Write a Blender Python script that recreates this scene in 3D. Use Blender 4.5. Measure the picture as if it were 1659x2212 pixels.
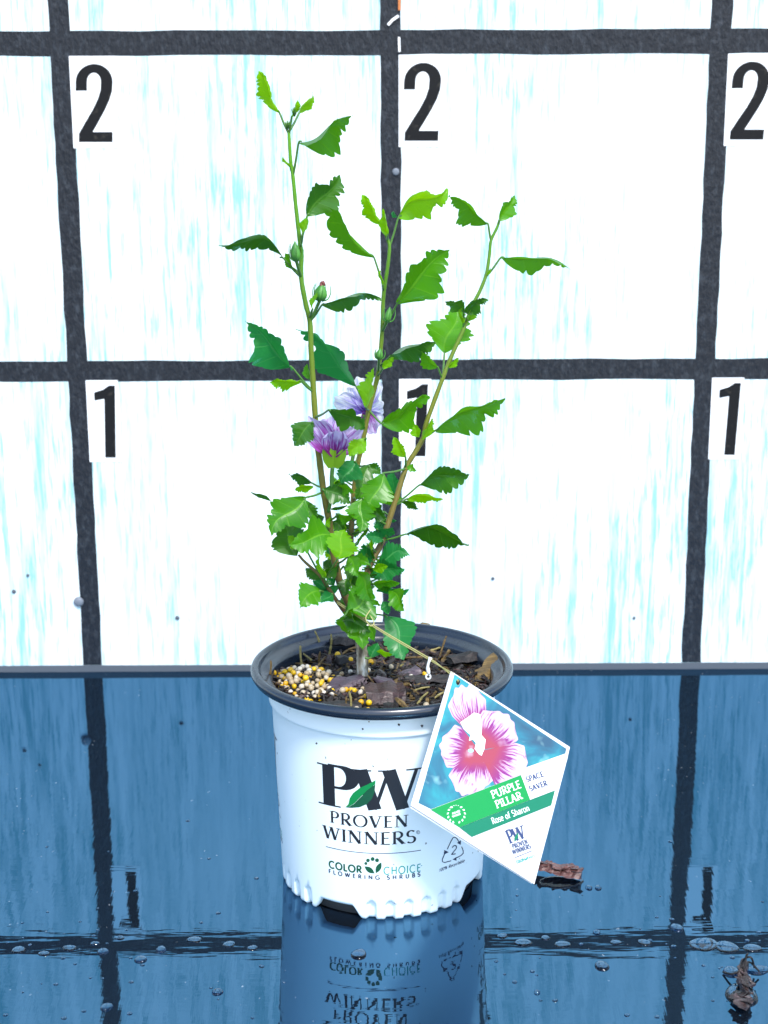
import bpy, bmesh, math, random
import numpy as np
from mathutils import Vector, Matrix
from mathutils.geometry import tessellate_polygon
random.seed(7); rng = np.random.default_rng(11)
R = math.radians
S = bpy.context.scene
col = S.collection
for o in list(bpy.data.objects): bpy.data.objects.remove(o)

# ------------------------------------------------------------------ camera
FPX = 3322.0                                  # focal length in pixels of a 1659 x 2212 picture
CAM = Vector((-0.0114, -1.4823, 0.5416)); PITCH, YAW, ROLL = 0.2478, 0.0025, -0.0038
FW = Vector((math.sin(YAW)*math.cos(PITCH), math.cos(YAW)*math.cos(PITCH), -math.sin(PITCH)))
rt0 = Vector((math.cos(YAW), -math.sin(YAW), 0)); up0 = rt0.cross(FW)
RT = math.cos(ROLL)*rt0 + math.sin(ROLL)*up0; UP = -math.sin(ROLL)*rt0 + math.cos(ROLL)*up0
cd = bpy.data.cameras.new('camera'); co = bpy.data.objects.new('camera', cd); col.objects.link(co)
co.matrix_world = Matrix(((RT.x, UP.x, -FW.x, CAM.x), (RT.y, UP.y, -FW.y, CAM.y), (RT.z, UP.z, -FW.z, CAM.z), (0, 0, 0, 1)))
cd.sensor_fit = 'VERTICAL'; cd.sensor_height = 36; cd.sensor_width = 27; cd.lens = 36*FPX/2212
cd.clip_start = 0.01; cd.clip_end = 200
cd.dof.use_dof = True; cd.dof.focus_distance = 1.06; cd.dof.aperture_fstop = 13.0
S.camera = co

# ------------------------------------------------------------------ sky, sun, exposure
SUN_EL, SUN_AZ = 52.0, 158.0                  # azimuth clockwise from +Y (the board's side): sun high behind the camera, to the right
w = bpy.data.worlds.new('World'); S.world = w; w.use_nodes = True
nt = w.node_tree; sky = nt.nodes.new('ShaderNodeTexSky'); sky.sky_type = 'NISHITA'; sky.sun_disc = False
sky.sun_elevation = R(SUN_EL); sky.sun_rotation = R(SUN_AZ)
nt.links.new(sky.outputs[0], nt.nodes['Background'].inputs[0]); nt.nodes['Background'].inputs[1].default_value = 0.13
sl = bpy.data.lights.new('sun', 'SUN'); sl.energy = 1.5; sl.angle = R(10); sl.color = (1, 0.97, 0.92)
so = bpy.data.objects.new('sun', sl); col.objects.link(so)
sd = Vector((math.sin(R(SUN_AZ))*math.cos(R(SUN_EL)), math.cos(R(SUN_AZ))*math.cos(R(SUN_EL)), math.sin(R(SUN_EL))))
so.rotation_euler = sd.to_track_quat('Z', 'Y').to_euler(); so.location = (0.5, -1, 2)
S.view_settings.view_transform = 'Standard'; S.view_settings.look = 'None'
S.view_settings.exposure = 1.6; S.view_settings.gamma = 1.0; S.view_settings.use_curve_mapping = False
S.render.engine = 'CYCLES'

# ------------------------------------------------------------------ helpers
def ray(px, py): return (FW + RT*((px-829.5)/FPX) - UP*((py-1106)/FPX))
def at(px, py, Y):
    d = ray(px, py); return CAM + d*((Y-CAM.y)/d.y)
def at_z(px, py, Z):
    d = ray(px, py); return CAM + d*((Z-CAM.z)/d.z)
def mm(p): return (p-CAM).dot(FW)/FPX          # metres per picture pixel at a point
def tag(o, label=None, cat=None, group=None, kind=None):
    if label: o['label'] = label
    if cat: o['category'] = cat
    if group: o['group'] = group
    if kind: o['kind'] = kind
    return o
def empty(name, loc=(0, 0, 0)):
    o = bpy.data.objects.new(name, None); col.objects.link(o); o.location = loc; o.empty_display_size = .02; return o
def mesh(name, v, f, mat, parent=None, smooth=False, uv=None, origin=None):
    m = bpy.data.meshes.new(name)
    v = [Vector(p) for p in v]
    base = Vector(origin) if origin is not None else (parent_loc(parent) if parent else Vector((0, 0, 0)))
    m.from_pydata([p-base for p in v], [], [tuple(int(i) for i in q) for q in f])
    if uv is not None:
        l = m.uv_layers.new(name='UVMap'); li = np.empty(len(m.loops), dtype=np.int32); m.loops.foreach_get('vertex_index', li)
        l.data.foreach_set('uv', np.asarray(uv, dtype=np.float32)[li].ravel())
    if smooth: m.polygons.foreach_set('use_smooth', [True]*len(m.polygons))
    for mt in (mat if isinstance(mat, (list, tuple)) else [mat]): m.materials.append(mt)
    o = bpy.data.objects.new(name, m); col.objects.link(o)
    if parent:
        o.parent = parent
        if origin is not None: o.location = base - parent_loc(parent)
    elif origin is not None: o.location = base
    return o
def parent_loc(p):
    l = Vector((0, 0, 0))
    while p: l = l + p.location; p = p.parent
    return l
def box_vf(x0, x1, y0, y1, z0, z1):
    v = [(x, y, z) for z in (z0, z1) for y in (y0, y1) for x in (x0, x1)]
    return v, [(0, 2, 3, 1), (4, 5, 7, 6), (0, 1, 5, 4), (2, 6, 7, 3), (0, 4, 6, 2), (1, 3, 7, 5)]
def catmull(P, n=6):
    P = [Vector(p) for p in P]; Q = [2*P[0]-P[1]] + P + [2*P[-1]-P[-2]]; out = []
    for i in range(1, len(Q)-2):
        a, b, c, d = Q[i-1:i+3]
        for k in range(n):
            t = k/n
            out.append(.5*((2*b)+(c-a)*t+(2*a-5*b+4*c-d)*t*t+(3*b-a-3*c+d)*t**3))
    return out + [P[-1]]
def tube(P, rad, seg=8, cap=True):
    """verts, faces, u of a tube along points P; rad number or list"""
    n = len(P); rad = [rad]*n if not isinstance(rad, (list, tuple)) else rad
    v, f, uv = [], [], []; t = (P[1]-P[0]).normalized(); a = t.orthogonal().normalized()
    for i, p in enumerate(P):
        t = (P[min(i+1, n-1)]-P[max(i-1, 0)]).normalized(); a = (a-t*a.dot(t)).normalized(); b = t.cross(a)
        for k in range(seg):
            q = 2*math.pi*k/seg; v.append(p+(a*math.cos(q)+b*math.sin(q))*rad[i]); uv.append((i/(n-1), k/seg))
        if i:
            for k in range(seg):
                f.append(((i-1)*seg+k, (i-1)*seg+(k+1) % seg, i*seg+(k+1) % seg, i*seg+k))
    if cap:
        f.append(tuple(range(seg))[::-1]); f.append(tuple((n-1)*seg+k for k in range(seg)))
    return v, f, uv
def merge(parts):
    v, f = [], []
    for a, b in parts:
        n = len(v); v += list(a); f += [tuple(i+n for i in q) for q in b]
    return v, f

# ------------------------------------------------------------------ materials
def mat(name, base=(.5, .5, .5), rough=.5, metal=0, spec=.5, **kw):
    m = bpy.data.materials.new(name); m.use_nodes = True
    b = m.node_tree.nodes['Principled BSDF']
    b.inputs['Base Color'].default_value = (*base, 1); b.inputs['Roughness'].default_value = rough
    b.inputs['Metallic'].default_value = metal; b.inputs['Specular IOR Level'].default_value = spec
    for k, v in kw.items(): b.inputs[k.replace('_', ' ')].default_value = v
    return m
class N:
    def __init__(s, m): s.t = m.node_tree; s.b = s.t.nodes['Principled BSDF']; s.out = s.t.nodes['Material Output']
    def new(s, typ, **kw):
        n = s.t.nodes.new(typ)
        for k, v in kw.items(): setattr(n, k, v)
        return n
    def link(s, a, b): s.t.links.new(a, b)
    def coords(s, which='Object', scale=(1, 1, 1)):
        c = s.new('ShaderNodeTexCoord'); mp = s.new('ShaderNodeMapping'); mp.inputs['Scale'].default_value = scale
        s.link(c.outputs[which], mp.inputs[0]); return mp.outputs[0]
    def world(s, scale=(1, 1, 1)):
        c = s.new('ShaderNodeNewGeometry'); mp = s.new('ShaderNodeMapping'); mp.inputs['Scale'].default_value = scale
        s.link(c.outputs['Position'], mp.inputs[0]); return mp.outputs[0]
    def noise(s, vec, scale, detail=4, rough=.55, dist=0):
        n = s.new('ShaderNodeTexNoise'); n.inputs['Scale'].default_value = scale; n.inputs['Detail'].default_value = detail
        n.inputs['Roughness'].default_value = rough; n.inputs['Distortion'].default_value = dist
        if vec is not None: s.link(vec, n.inputs['Vector'])
        return n.outputs['Fac']
    def ramp(s, fac, stops, interp='LINEAR'):
        r = s.new('ShaderNodeValToRGB'); r.color_ramp.interpolation = interp; e = r.color_ramp.elements
        while len(e) < len(stops): e.new(.5)
        for q, (p, c) in zip(e, stops): q.position = p; q.color = (*c, 1) if len(c) == 3 else c
        s.link(fac, r.inputs[0]); return r.outputs[0]
    def math(s, op, a, b=None, clamp=False):
        n = s.new('ShaderNodeMath', operation=op, use_clamp=clamp)
        for i, x in enumerate((a, b)):
            if x is None: continue
            if isinstance(x, (int, float)): n.inputs[i].default_value = x
            else: s.link(x, n.inputs[i])
        return n.outputs[0]
    def mix(s, fac, a, b, blend='MIX'):
        n = s.new('ShaderNodeMix', data_type='RGBA', blend_type=blend)
        for i, x in ((0, fac), (6, a), (7, b)):
            if isinstance(x, (int, float)): n.inputs[i].default_value = x
            elif isinstance(x, tuple): n.inputs[i].default_value = (*x, 1)
            else: s.link(x, n.inputs[i])
        return n.outputs[2]
    def base(s, c): s.link(c, s.b.inputs['Base Color'])
    def bump(s, h, strength, dist=.001):
        n = s.new('ShaderNodeBump'); n.inputs['Strength'].default_value = strength; n.inputs['Distance'].default_value = dist
        s.link(h, n.inputs['Height']); s.link(n.outputs[0], s.b.inputs['Normal']); return n.outputs[0]
    def rough(s, x): s.link(x, s.b.inputs['Roughness'])

# white painted plywood, worn to grey along the grain
M_board = mat('white_painted_plywood', (.8, .82, .83), .6, spec=.3); n = N(M_board)
g = n.noise(n.world((85, 1, 5.5)), 1.2, 5, .62, .2); g2 = n.noise(n.world((6, 1, 3.2)), 1.0, 3, .5); g3 = n.noise(n.world((330, 1, 24)), 1.0, 4, .65)
wear = n.math('MULTIPLY', n.ramp(g, [(.43, (0, 0, 0)), (.70, (1, 1, 1))]), n.ramp(g2, [(.30, (.0, .0, .0)), (.60, (1, 1, 1))]))
fine = n.math('MULTIPLY', n.ramp(g3, [(.50, (0, 0, 0)), (.66, (1, 1, 1))]), n.ramp(g2, [(.30, (.0, .0, .0)), (.58, (1, 1, 1))]))
wash = n.math('MULTIPLY', n.ramp(n.noise(n.world((38, 1, 3)), 1.0, 4, .6), [(.40, (0, 0, 0)), (.66, (1, 1, 1))]), .27)
wr = n.math('ADD', n.math('ADD', wear, wash), n.math('MULTIPLY', fine, .8), True)
n.base(n.mix(wr, (.80, .83, .83), (.25, .48, .51)))
n.bump(n.math('MULTIPLY', g3, -1), .25, .0006)
M_sticker = mat('white_sticker', (.83, .84, .84), .5)
M_tape = mat('black_tape', (.02, .021, .026), .5, spec=.35); n = N(M_tape)
sp = n.noise(n.world((1, 1, .5)), 170, 4, .7); n.base(n.mix(n.ramp(sp, [(.50, (0, 0, 0)), (.80, (1, 1, 1))]), (.008, .010, .015), (.045, .053, .065)))
n.bump(n.noise(n.world((1, 1, .5)), 300, 4), .9, .0015)
M_numeral = mat('black_vinyl', (.016, .016, .017), .6, spec=.2); n = N(M_numeral)
sp = n.noise(n.world(), 120, 2); n.base(n.mix(n.ramp(sp, [(.60, (0, 0, 0)), (.72, (1, 1, 1))]), (.006, .006, .007), (.03, .027, .022)))
M_ledge = mat('grey_board_edge', (.075, .085, .10), .6)

# glossy blue-black table top under a film of rain water
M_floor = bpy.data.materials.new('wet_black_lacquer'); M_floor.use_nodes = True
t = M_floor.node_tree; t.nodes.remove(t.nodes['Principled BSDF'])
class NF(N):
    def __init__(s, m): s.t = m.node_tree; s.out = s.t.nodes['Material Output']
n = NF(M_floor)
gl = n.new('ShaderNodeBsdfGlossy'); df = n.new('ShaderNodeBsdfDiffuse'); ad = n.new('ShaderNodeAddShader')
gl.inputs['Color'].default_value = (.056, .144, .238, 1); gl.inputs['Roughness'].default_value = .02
fl_n = n.noise(n.world((1, .6, 1)), 260, 2); pt_n = n.noise(n.world(), 9, 3)
dust = n.math('MULTIPLY', n.ramp(fl_n, [(.70, (0, 0, 0)), (.76, (1, 1, 1))]), n.ramp(pt_n, [(.45, (0, 0, 0)), (.62, (1, 1, 1))]))
n.link(n.mix(dust, (.004, .006, .009), (.16, .18, .19)), df.inputs['Color'])
n.link(n.ramp(n.noise(n.world((1, 2, 1)), 14, 4), [(.45, (.012,)*3), (.62, (.025,)*3), (.75, (.05,)*3)]), gl.inputs['Roughness'])
rip = n.noise(n.world((30, 170, 1)), 1, 2, .5); swell = n.noise(n.world((17, 40, 1)), 1, 1.5, .5); gr = n.noise(n.world((130, 8, 1)), 1, 3)
near = n.new('ShaderNodeMapRange'); sep = n.new('ShaderNodeSeparateXYZ'); gg = n.new('ShaderNodeNewGeometry')
n.link(gg.outputs['Position'], sep.inputs[0]); n.link(sep.outputs[1], near.inputs[0])
near.inputs[1].default_value = -.50; near.inputs[2].default_value = -.30; near.inputs[3].default_value = .55; near.inputs[4].default_value = .22
h = n.math('ADD', n.math('MULTIPLY', n.math('ADD', n.math('MULTIPLY', rip, .45), n.math('MULTIPLY', swell, 1.7)), near.outputs[0]), n.math('MULTIPLY', gr, .17))
bp = n.new('ShaderNodeBump'); bp.inputs['Strength'].default_value = .5; bp.inputs['Distance'].default_value = .00035
n.link(h, bp.inputs['Height']); n.link(bp.outputs[0], gl.inputs['Normal'])
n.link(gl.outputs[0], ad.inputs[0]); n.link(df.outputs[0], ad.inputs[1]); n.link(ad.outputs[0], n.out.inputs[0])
M_water = mat('rain_water', (.9, .95, 1), .0, **{'Transmission Weight': 1.0, 'IOR': 1.33})

M_pot = mat('white_pot_plastic', (.76, .84, .85), .38); n = N(M_pot)
sp = n.noise(n.coords('Object'), 210, 1); sp2 = n.noise(n.coords('Object'), 14, 2)
dirt = n.math('MULTIPLY', n.ramp(sp, [(.752, (0, 0, 0)), (.77, (1, 1, 1))]), n.ramp(sp2, [(.45, (0, 0, 0)), (.6, (1, 1, 1))]))
n.base(n.mix(dirt, (.76, .84, .85), (.06, .055, .05)))
n.bump(n.noise(n.coords('Object', (1, 1, .5)), 60, 2), .06, .001)
M_rim = mat('black_pot_plastic', (.010, .017, .030), .30, spec=.65); n = N(M_rim)
n.bump(n.noise(n.coords('Object'), 220, 3), .12, .0006); n.rough(n.ramp(n.noise(n.coords('Object'), 40, 3), [(.3, (.16,)*3), (.7, (.32,)*3)]))
M_dark = mat('black_pot_inside', (.012, .012, .013), .6)
M_ink = mat('black_ink', (.012, .013, .017), .45)
M_navy = mat('navy_ink', (.02, .03, .07), .45)
M_green1 = mat('green_ink', (.0, .20, .045), .45); M_green2 = mat('dark_green_ink', (.004, .075, .03), .45); M_teal = mat('teal_ink', (.0, .27, .22), .45)
M_card = mat('white_card', (.64, .65, .66), .4, spec=.3)
M_cardgreen = mat('bright_green_print', (.0, .25, .055), .5, spec=.25); M_cardgreen2 = mat('deep_green_print', (.0, .16, .085), .5, spec=.25)
M_cardink = mat('blue_print', (.008, .03, .12), .5); M_white = mat('white_print', (.84, .85, .84), .35)
M_photo = mat('printed_garden_background', (.1, .3, .4), .3); n = N(M_photo)
p1 = n.noise(n.coords('Object'), 34, 3, .5, .8); p2 = n.noise(n.coords('Object'), 70, 2)
n.base(n.mix(n.ramp(p2, [(.6, (0, 0, 0)), (.78, (.8, .8, .8))]), n.ramp(p1, [(.30, (.010, .065, .12)), (.46, (.008, .13, .20)), (.58, (.008, .24, .28)), (.72, (.04, .36, .34))]), (.35, .62, .58)))
# printed petals: UV.x runs from the throat to the edge, UV.y across
M_petalprint = mat('printed_petal', (.8, .6, .7), .3); n = N(M_petalprint)
uvc = n.new('ShaderNodeTexCoord'); sx = n.new('ShaderNodeSeparateXYZ'); n.link(uvc.outputs['UV'], sx.inputs[0])
mp = n.new('ShaderNodeMapping'); mp.inputs['Scale'].default_value = (1.2, 13, 1); n.link(uvc.outputs['UV'], mp.inputs[0])
st = n.noise(mp.outputs[0], 1.3, 3, .55, .3)
thr = n.math('ADD', st, n.math('MULTIPLY', n.math('SUBTRACT', .62, sx.outputs[0]), .55))
c1 = n.mix(n.ramp(thr, [(.47, (0, 0, 0)), (.55, (1, 1, 1))]), (.52, .36, .53), (.20, .006, .17))
c2 = n.mix(n.ramp(sx.outputs[0], [(.26, (1, 1, 1)), (.6, (0, 0, 0))]), c1, (.30, .03, .06))
n.base(n.mix(n.ramp(n.noise(n.coords('Object'), 60, 3), [(.56, (0, 0, 0)), (.74, (.7, .7, .7))]), c2, (.60, .50, .62)))

M_soil = mat('dark_potting_soil', (.012, .009, .007), .8); n = N(M_soil)
n.base(n.ramp(n.noise(n.coords('Object'), 130, 5, .7), [(.35, (.002, .002, .002)), (.6, (.010, .007, .005)), (.78, (.04, .026, .014))]))
n.bump(n.noise(n.coords('Object'), 420, 4), .9, .002)
def bark_mat(name, a, b, c, rough=.6):
    m = mat(name, a, rough); n = N(m); oi = n.new('ShaderNodeObjectInfo')
    v = n.coords('Object', (1, 5, 5)); g = n.noise(v, 75, 5, .7, .4)
    n.base(n.ramp(g, [(.3, a), (.55, b), (.78, c)])); n.bump(g, .8, .0012); return m
M_bark = bark_mat('wet_dark_bark', (.002, .0015, .0015), (.009, .006, .005), (.065, .044, .034))
M_barkred = bark_mat('red_brown_bark', (.010, .004, .004), (.036, .015, .013), (.12, .06, .05), .35)
M_barkviolet = bark_mat('violet_grey_bark', (.025, .015, .022), (.06, .036, .052), (.15, .10, .12), .4)
M_wood = bark_mat('tan_wood_splinter', (.03, .018, .005), (.13, .08, .02), (.32, .21, .07))
M_straw = bark_mat('dry_straw', (.10, .085, .025), (.24, .20, .06), (.38, .32, .14))
M_pellet = mat('white_fertilizer_prill', (.62, .58, .50), .45); n = N(M_pellet)
oi = n.new('ShaderNodeObjectInfo'); n.base(n.ramp(oi.outputs['Random'], [(0, (.30, .22, .12)), (.5, (.42, .35, .24)), (1, (.58, .53, .44))]))
M_pelletY = mat('yellow_fertilizer_prill', (.62, .36, .01), .4); n = N(M_pelletY)
oi = n.new('ShaderNodeObjectInfo'); n.base(n.ramp(oi.outputs['Random'], [(0, (.48, .24, .001)), (1, (.62, .40, .003))]))

def leaf_mat(name, dark, light, vein, trans, tr_col, rough=.34):
    m = mat(name, dark, rough, spec=.38); n = N(m)
    uvc = n.new('ShaderNodeTexCoord'); sx = n.new('ShaderNodeSeparateXYZ'); n.link(uvc.outputs['UV'], sx.inputs[0])
    av = n.math('ABSOLUTE', n.math('SUBTRACT', sx.outputs[1], .5))            # 0 at midrib, .5 at margin
    mid = n.ramp(av, [(.014, (1, 1, 1)), (.034, (0, 0, 0))])
    saw = n.math('ABSOLUTE', n.math('SUBTRACT', n.math('FRACT', n.math('MULTIPLY', n.math('SUBTRACT', sx.outputs[0], n.math('MULTIPLY', av, .12)), 5.0)), .5))
    lat = n.ramp(saw, [(.012, (.8, .8, .8)), (.045, (0, 0, 0))])
    vm = n.math('MAXIMUM', mid, n.math('MULTIPLY', lat, .7))
    oi = n.new('ShaderNodeObjectInfo')
    tone = n.math('ADD', n.math('MULTIPLY', n.noise(n.coords('Object'), 45, 3), .6), n.math('MULTIPLY', oi.outputs['Random'], .45))
    c = n.mix(n.ramp(tone, [(.25, (0, 0, 0)), (.8, (1, 1, 1))]), dark, light)
    c = n.mix(n.math('MULTIPLY', vm, .95), c, vein); n.base(c)
    bn = n.bump(n.math('SUBTRACT', n.math('MULTIPLY', saw, 1.0), n.math('MULTIPLY', vm, .8)), .22, .0010)
    tl = n.new('ShaderNodeBsdfTranslucent'); mx = n.new('ShaderNodeMixShader'); mx.inputs[0].default_value = trans
    n.link(n.mix(n.math('MULTIPLY', vm, .5), tr_col, tuple(x*.55 for x in tr_col)), tl.inputs[0]); n.link(bn, tl.inputs['Normal'])
    n.link(n.b.outputs[0], mx.inputs[1]); n.link(tl.outputs[0], mx.inputs[2]); n.link(mx.outputs[0], n.out.inputs[0])
    return m
LEAF = {  # leaf age, with lit and shaded tones put into the base colours
 'd': leaf_mat('mature_shaded_leaf', (.016, .092, .003), (.038, .150, .006), (.07, .20, .02), .25, (.06, .24, .003)),
 'g': leaf_mat('leaf', (.020, .145, .0012), (.055, .235, .002), (.12, .34, .010), .36, (.16, .50, .002)),
 't': leaf_mat('blue_green_leaf', (.007, .125, .020), (.016, .19, .040), (.06, .28, .07), .28, (.03, .36, .05)),
 'l': leaf_mat('young_lit_leaf', (.085, .28, .0005), (.16, .42, .001), (.22, .47, .006), .45, (.32, .70, .001)),
}
M_stem = mat('stem_bark', (.1, .15, .03), .5); n = N(M_stem)
gp = n.new('ShaderNodeNewGeometry'); sx = n.new('ShaderNodeSeparateXYZ'); n.link(gp.outputs['Position'], sx.inputs[0])
hz = n.math('ADD', sx.outputs[2], n.math('MULTIPLY', n.noise(n.world((1, 1, .2)), 160, 4), .05))
mr = n.new('ShaderNodeMapRange'); n.link(hz, mr.inputs[0]); mr.inputs[1].default_value = .15; mr.inputs[2].default_value = .58
n.base(n.ramp(mr.outputs[0], [(.05, (.15, .12, .07)), (.2, (.13, .085, .035)), (.36, (.15, .115, .018)), (.52, (.14, .165, .010)), (.75, (.075, .21, .008)), (1, (.10, .32, .004))]))
n.bump(n.noise(n.world((1, 1, .25)), 420, 4), .5, .0008)
M_trunk = mat('pale_trunk_bark', (.25, .24, .2), .6); n = N(M_trunk); g = n.noise(n.world((1, 1, .3)), 320, 4)
n.base(n.ramp(g, [(.35, (.07, .055, .035)), (.55, (.28, .25, .19)), (.7, (.6, .6, .55))])); n.bump(g, .6, .001)
M_petiole = mat('petiole', (.055, .16, .02), .5)
M_bud = mat('green_calyx', (.035, .17, .02), .5); n = N(M_bud); n.base(n.ramp(n.noise(n.coords('Object', (1, 1, .25)), 300, 3), [(.3, (.02, .12, .012)), (.7, (.07, .26, .03))]))
M_calyx = mat('yellow_green_calyx', (.22, .42, .008), .5)
M_dead = mat('withered_petal_tip', (.18, .05, .04), .6)
def petal_mat(name, a, b, c):
    m = mat(name, a, .5); n = N(m); uvc = n.new('ShaderNodeTexCoord'); sx = n.new('ShaderNodeSeparateXYZ'); n.link(uvc.outputs['UV'], sx.inputs[0])
    mp = n.new('ShaderNodeMapping'); mp.inputs['Scale'].default_value = (1.5, 16, 1); n.link(uvc.outputs['UV'], mp.inputs[0])
    st = n.noise(mp.outputs[0], 1.2, 4, .6, .6)
    c1 = n.ramp(n.math('ADD', n.math('MULTIPLY', st, .75), n.math('MULTIPLY', sx.outputs[0], .35)), [(.42, c), (.54, b), (.64, a)])
    n.base(c1); n.bump(st, .8, .002)
    tl = n.new('ShaderNodeBsdfTranslucent'); mx = n.new('ShaderNodeMixShader'); mx.inputs[0].default_value = .35
    n.link(c1, tl.inputs[0]); n.link(n.b.outputs[0], mx.inputs[1]); n.link(tl.outputs[0], mx.inputs[2]); n.link(mx.outputs[0], n.out.inputs[0])
    return m
M_petal = petal_mat('lavender_petal', (.60, .52, .78), (.34, .08, .44), (.26, .008, .17))
M_petalpale = petal_mat('pale_lavender_petal', (.76, .77, .82), (.52, .50, .80), (.18, .09, .50))
M_string = mat('elastic_string', (.36, .34, .12), .5)
M_crimp = mat('clear_plastic_crimp', (.7, .72, .7), .2)
M_smear = mat('white_paint_smear', (.82, .82, .82), .6); M_rust = mat('orange_stain', (.5, .16, .04), .6)

# ------------------------------------------------------------------ stroke lettering
def arc(cx, cy, rx, ry, a0, a1, k=14):
    return [(cx+rx*math.cos(R(a0+(a1-a0)*i/k)), cy+ry*math.sin(R(a0+(a1-a0)*i/k))) for i in range(k+1)]
# glyph: width, strokes [(weight, points)], serif spots [(x, y, left, right)]; weight K thick, T thin, A by direction
G = {}
G['I'] = (.30, [('K', [(.15, 0), (.15, 1)])], [(.15, 0, 1, 1), (.15, 1, 1, 1)])
bowlP = [(.15, 1), (.34, 1)]+arc(.34, .74, .24, .26, 90, -90)+[(.15, .48)]
G['P'] = (.64, [('K', [(.15, 0), (.15, 1)]), ('A', bowlP)], [(.15, 0, 1, 1), (.15, 1, 1, 0)])
G['R'] = (.74, [('K', [(.15, 0), (.15, 1)]), ('A', bowlP), ('K', [(.33, .48), (.66, 0)])], [(.15, 0, 1, 1), (.15, 1, 1, 0), (.66, 0, .3, 1)])
G['B'] = (.66, [('K', [(.15, 0), (.15, 1)]), ('A', [(.15, 1), (.34, 1)]+arc(.34, .76, .2, .24, 90, -90)+[(.15, .52)]), ('A', [(.15, .52), (.36, .52)]+arc(.36, .26, .24, .26, 90, -90)+[(.15, 0)])], [(.15, 0, 1, 0), (.15, 1, 1, 0)])
G['D'] = (.82, [('K', [(.15, 0), (.15, 1)]), ('A', [(.15, 1), (.32, 1)]+arc(.32, .5, .42, .5, 90, -90, 20)+[(.15, 0)])], [(.15, 0, 1, 0), (.15, 1, 1, 0)])
G['O'] = (.94, [('A', arc(.47, .5, .40, .5, 0, 360, 32))], [])
G['C'] = (.84, [('A', arc(.47, .5, .40, .5, 48, 312, 26))], [])
G['G'] = (.90, [('A', arc(.47, .5, .40, .5, 48, 330, 26)), ('K', [(.81, .08), (.81, .46)]), ('T', [(.55, .46), (.86, .46)])], [])
G['E'] = (.60, [('K', [(.15, 0), (.15, 1)]), ('T', [(.15, .98), (.55, .98)]), ('T', [(.15, .52), (.48, .52)]), ('T', [(.15, .02), (.56, .02)])], [(.15, 0, 1, 0), (.15, 1, 1, 0)])
G['F'] = (.56, [('K', [(.15, 0), (.15, 1)]), ('T', [(.15, .98), (.54, .98)]), ('T', [(.15, .52), (.46, .52)])], [(.15, 0, 1, 1), (.15, 1, 1, 0)])
G['L'] = (.58, [('K', [(.15, 0), (.15, 1)]), ('T', [(.15, .02), (.56, .02)])], [(.15, 0, 1, 0), (.15, 1, 1, 1)])
G['H'] = (.84, [('K', [(.15, 0), (.15, 1)]), ('K', [(.69, 0), (.69, 1)]), ('T', [(.15, .52), (.69, .52)])], [(x, y, 1, 1) for x in (.15, .69) for y in (0, 1)])
G['N'] = (.88, [('T', [(.15, 0), (.15, 1)]), ('K', [(.15, 1), (.73, 0)]), ('T', [(.73, 0), (.73, 1)])], [(.15, 0, 1, 1), (.15, 1, 1, 0), (.73, 1, 1, 1)])
G['V'] = (.80, [('K', [(.10, 1), (.40, 0)]), ('T', [(.40, 0), (.70, 1)])], [(.10, 1, 1, 1), (.70, 1, 1, 1)])
G['A'] = (.80, [('T', [(.10, 0), (.40, 1)]), ('K', [(.40, 1), (.70, 0)]), ('T', [(.21, .36), (.59, .36)])], [(.10, 0, 1, 1), (.70, 0, 1, 1)])
G['W'] = (1.16, [('K', [(.10, 1), (.34, 0)]), ('T', [(.34, 0), (.58, 1)]), ('K', [(.58, 1), (.82, 0)]), ('T', [(.82, 0), (1.06, 1)])], [(.10, 1, 1, 1), (.58, 1, 1, .4), (1.06, 1, 1, 1)])
G['U'] = (.82, [('A', [(.15, 1), (.15, .34)]+arc(.41, .34, .26, .34, 180, 360, 16)+[(.67, 1)])], [(.15, 1, 1, 1), (.67, 1, 1, 1)])
G['S'] = (.60, [('A', arc(.30, .745, .21, .255, 35, 250, 14)[:-1]+arc(.30, .265, .235, .265, 75, -145, 16))], [])
G['Y'] = (.74, [('K', [(.08, 1), (.37, .45)]), ('T', [(.37, .45), (.66, 1)]), ('K', [(.37, 0), (.37, .45)])], [(.37, 0, 1, 1)])
G['o'] = (.60, [('A', arc(.30, .33, .24, .33, 0, 360, 24))], [])
G['e'] = (.56, [('A', [(.08, .36), (.50, .36)]+arc(.29, .33, .22, .33, 8, 310, 20))], [])
G['c'] = (.52, [('A', arc(.30, .33, .23, .33, 50, 310, 18))], [])
G['s'] = (.44, [('A', arc(.22, .49, .14, .17, 40, 245, 10)[:-1]+arc(.22, .17, .16, .17, 75, -145, 12))], [])
G['f'] = (.40, [('A', [(.17, 0), (.17, .80)]+arc(.32, .80, .15, .19, 180, 70, 8)), ('T', [(.04, .63), (.36, .63)])], [(.17, 0, 1, 1)])
G['h'] = (.64, [('K', [(.13, 0), (.13, 1)]), ('A', [(.13, .40)]+arc(.32, .42, .19, .23, 170, 0, 10)+[(.51, 0)])], [(.13, 0, 1, 1), (.51, 0, 1, 1), (.13, 1, 1, 0)])
G['n'] = (.64, [('K', [(.13, 0), (.13, .66)]), ('A', [(.13, .40)]+arc(.32, .42, .19, .23, 170, 0, 10)+[(.51, 0)])], [(.13, 0, 1, 1), (.51, 0, 1, 1), (.13, .66, 1, 0)])
G['r'] = (.44, [('K', [(.13, 0), (.13, .66)]), ('A', [(.13, .38)]+arc(.32, .42, .19, .23, 170, 50, 7))], [(.13, 0, 1, 1), (.13, .66, 1, 0)])
G['a'] = (.56, [('A', arc(.27, .46, .18, .19, 150, 0, 10)+[(.45, 0)]), ('A', [(.45, .38)]+arc(.26, .19, .18, .19, 80, 350, 16))], [])
G['b'] = (.60, [('K', [(.12, 0), (.12, 1)]), ('A', arc(.32, .33, .22, .33, 0, 360, 20))], [])
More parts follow.
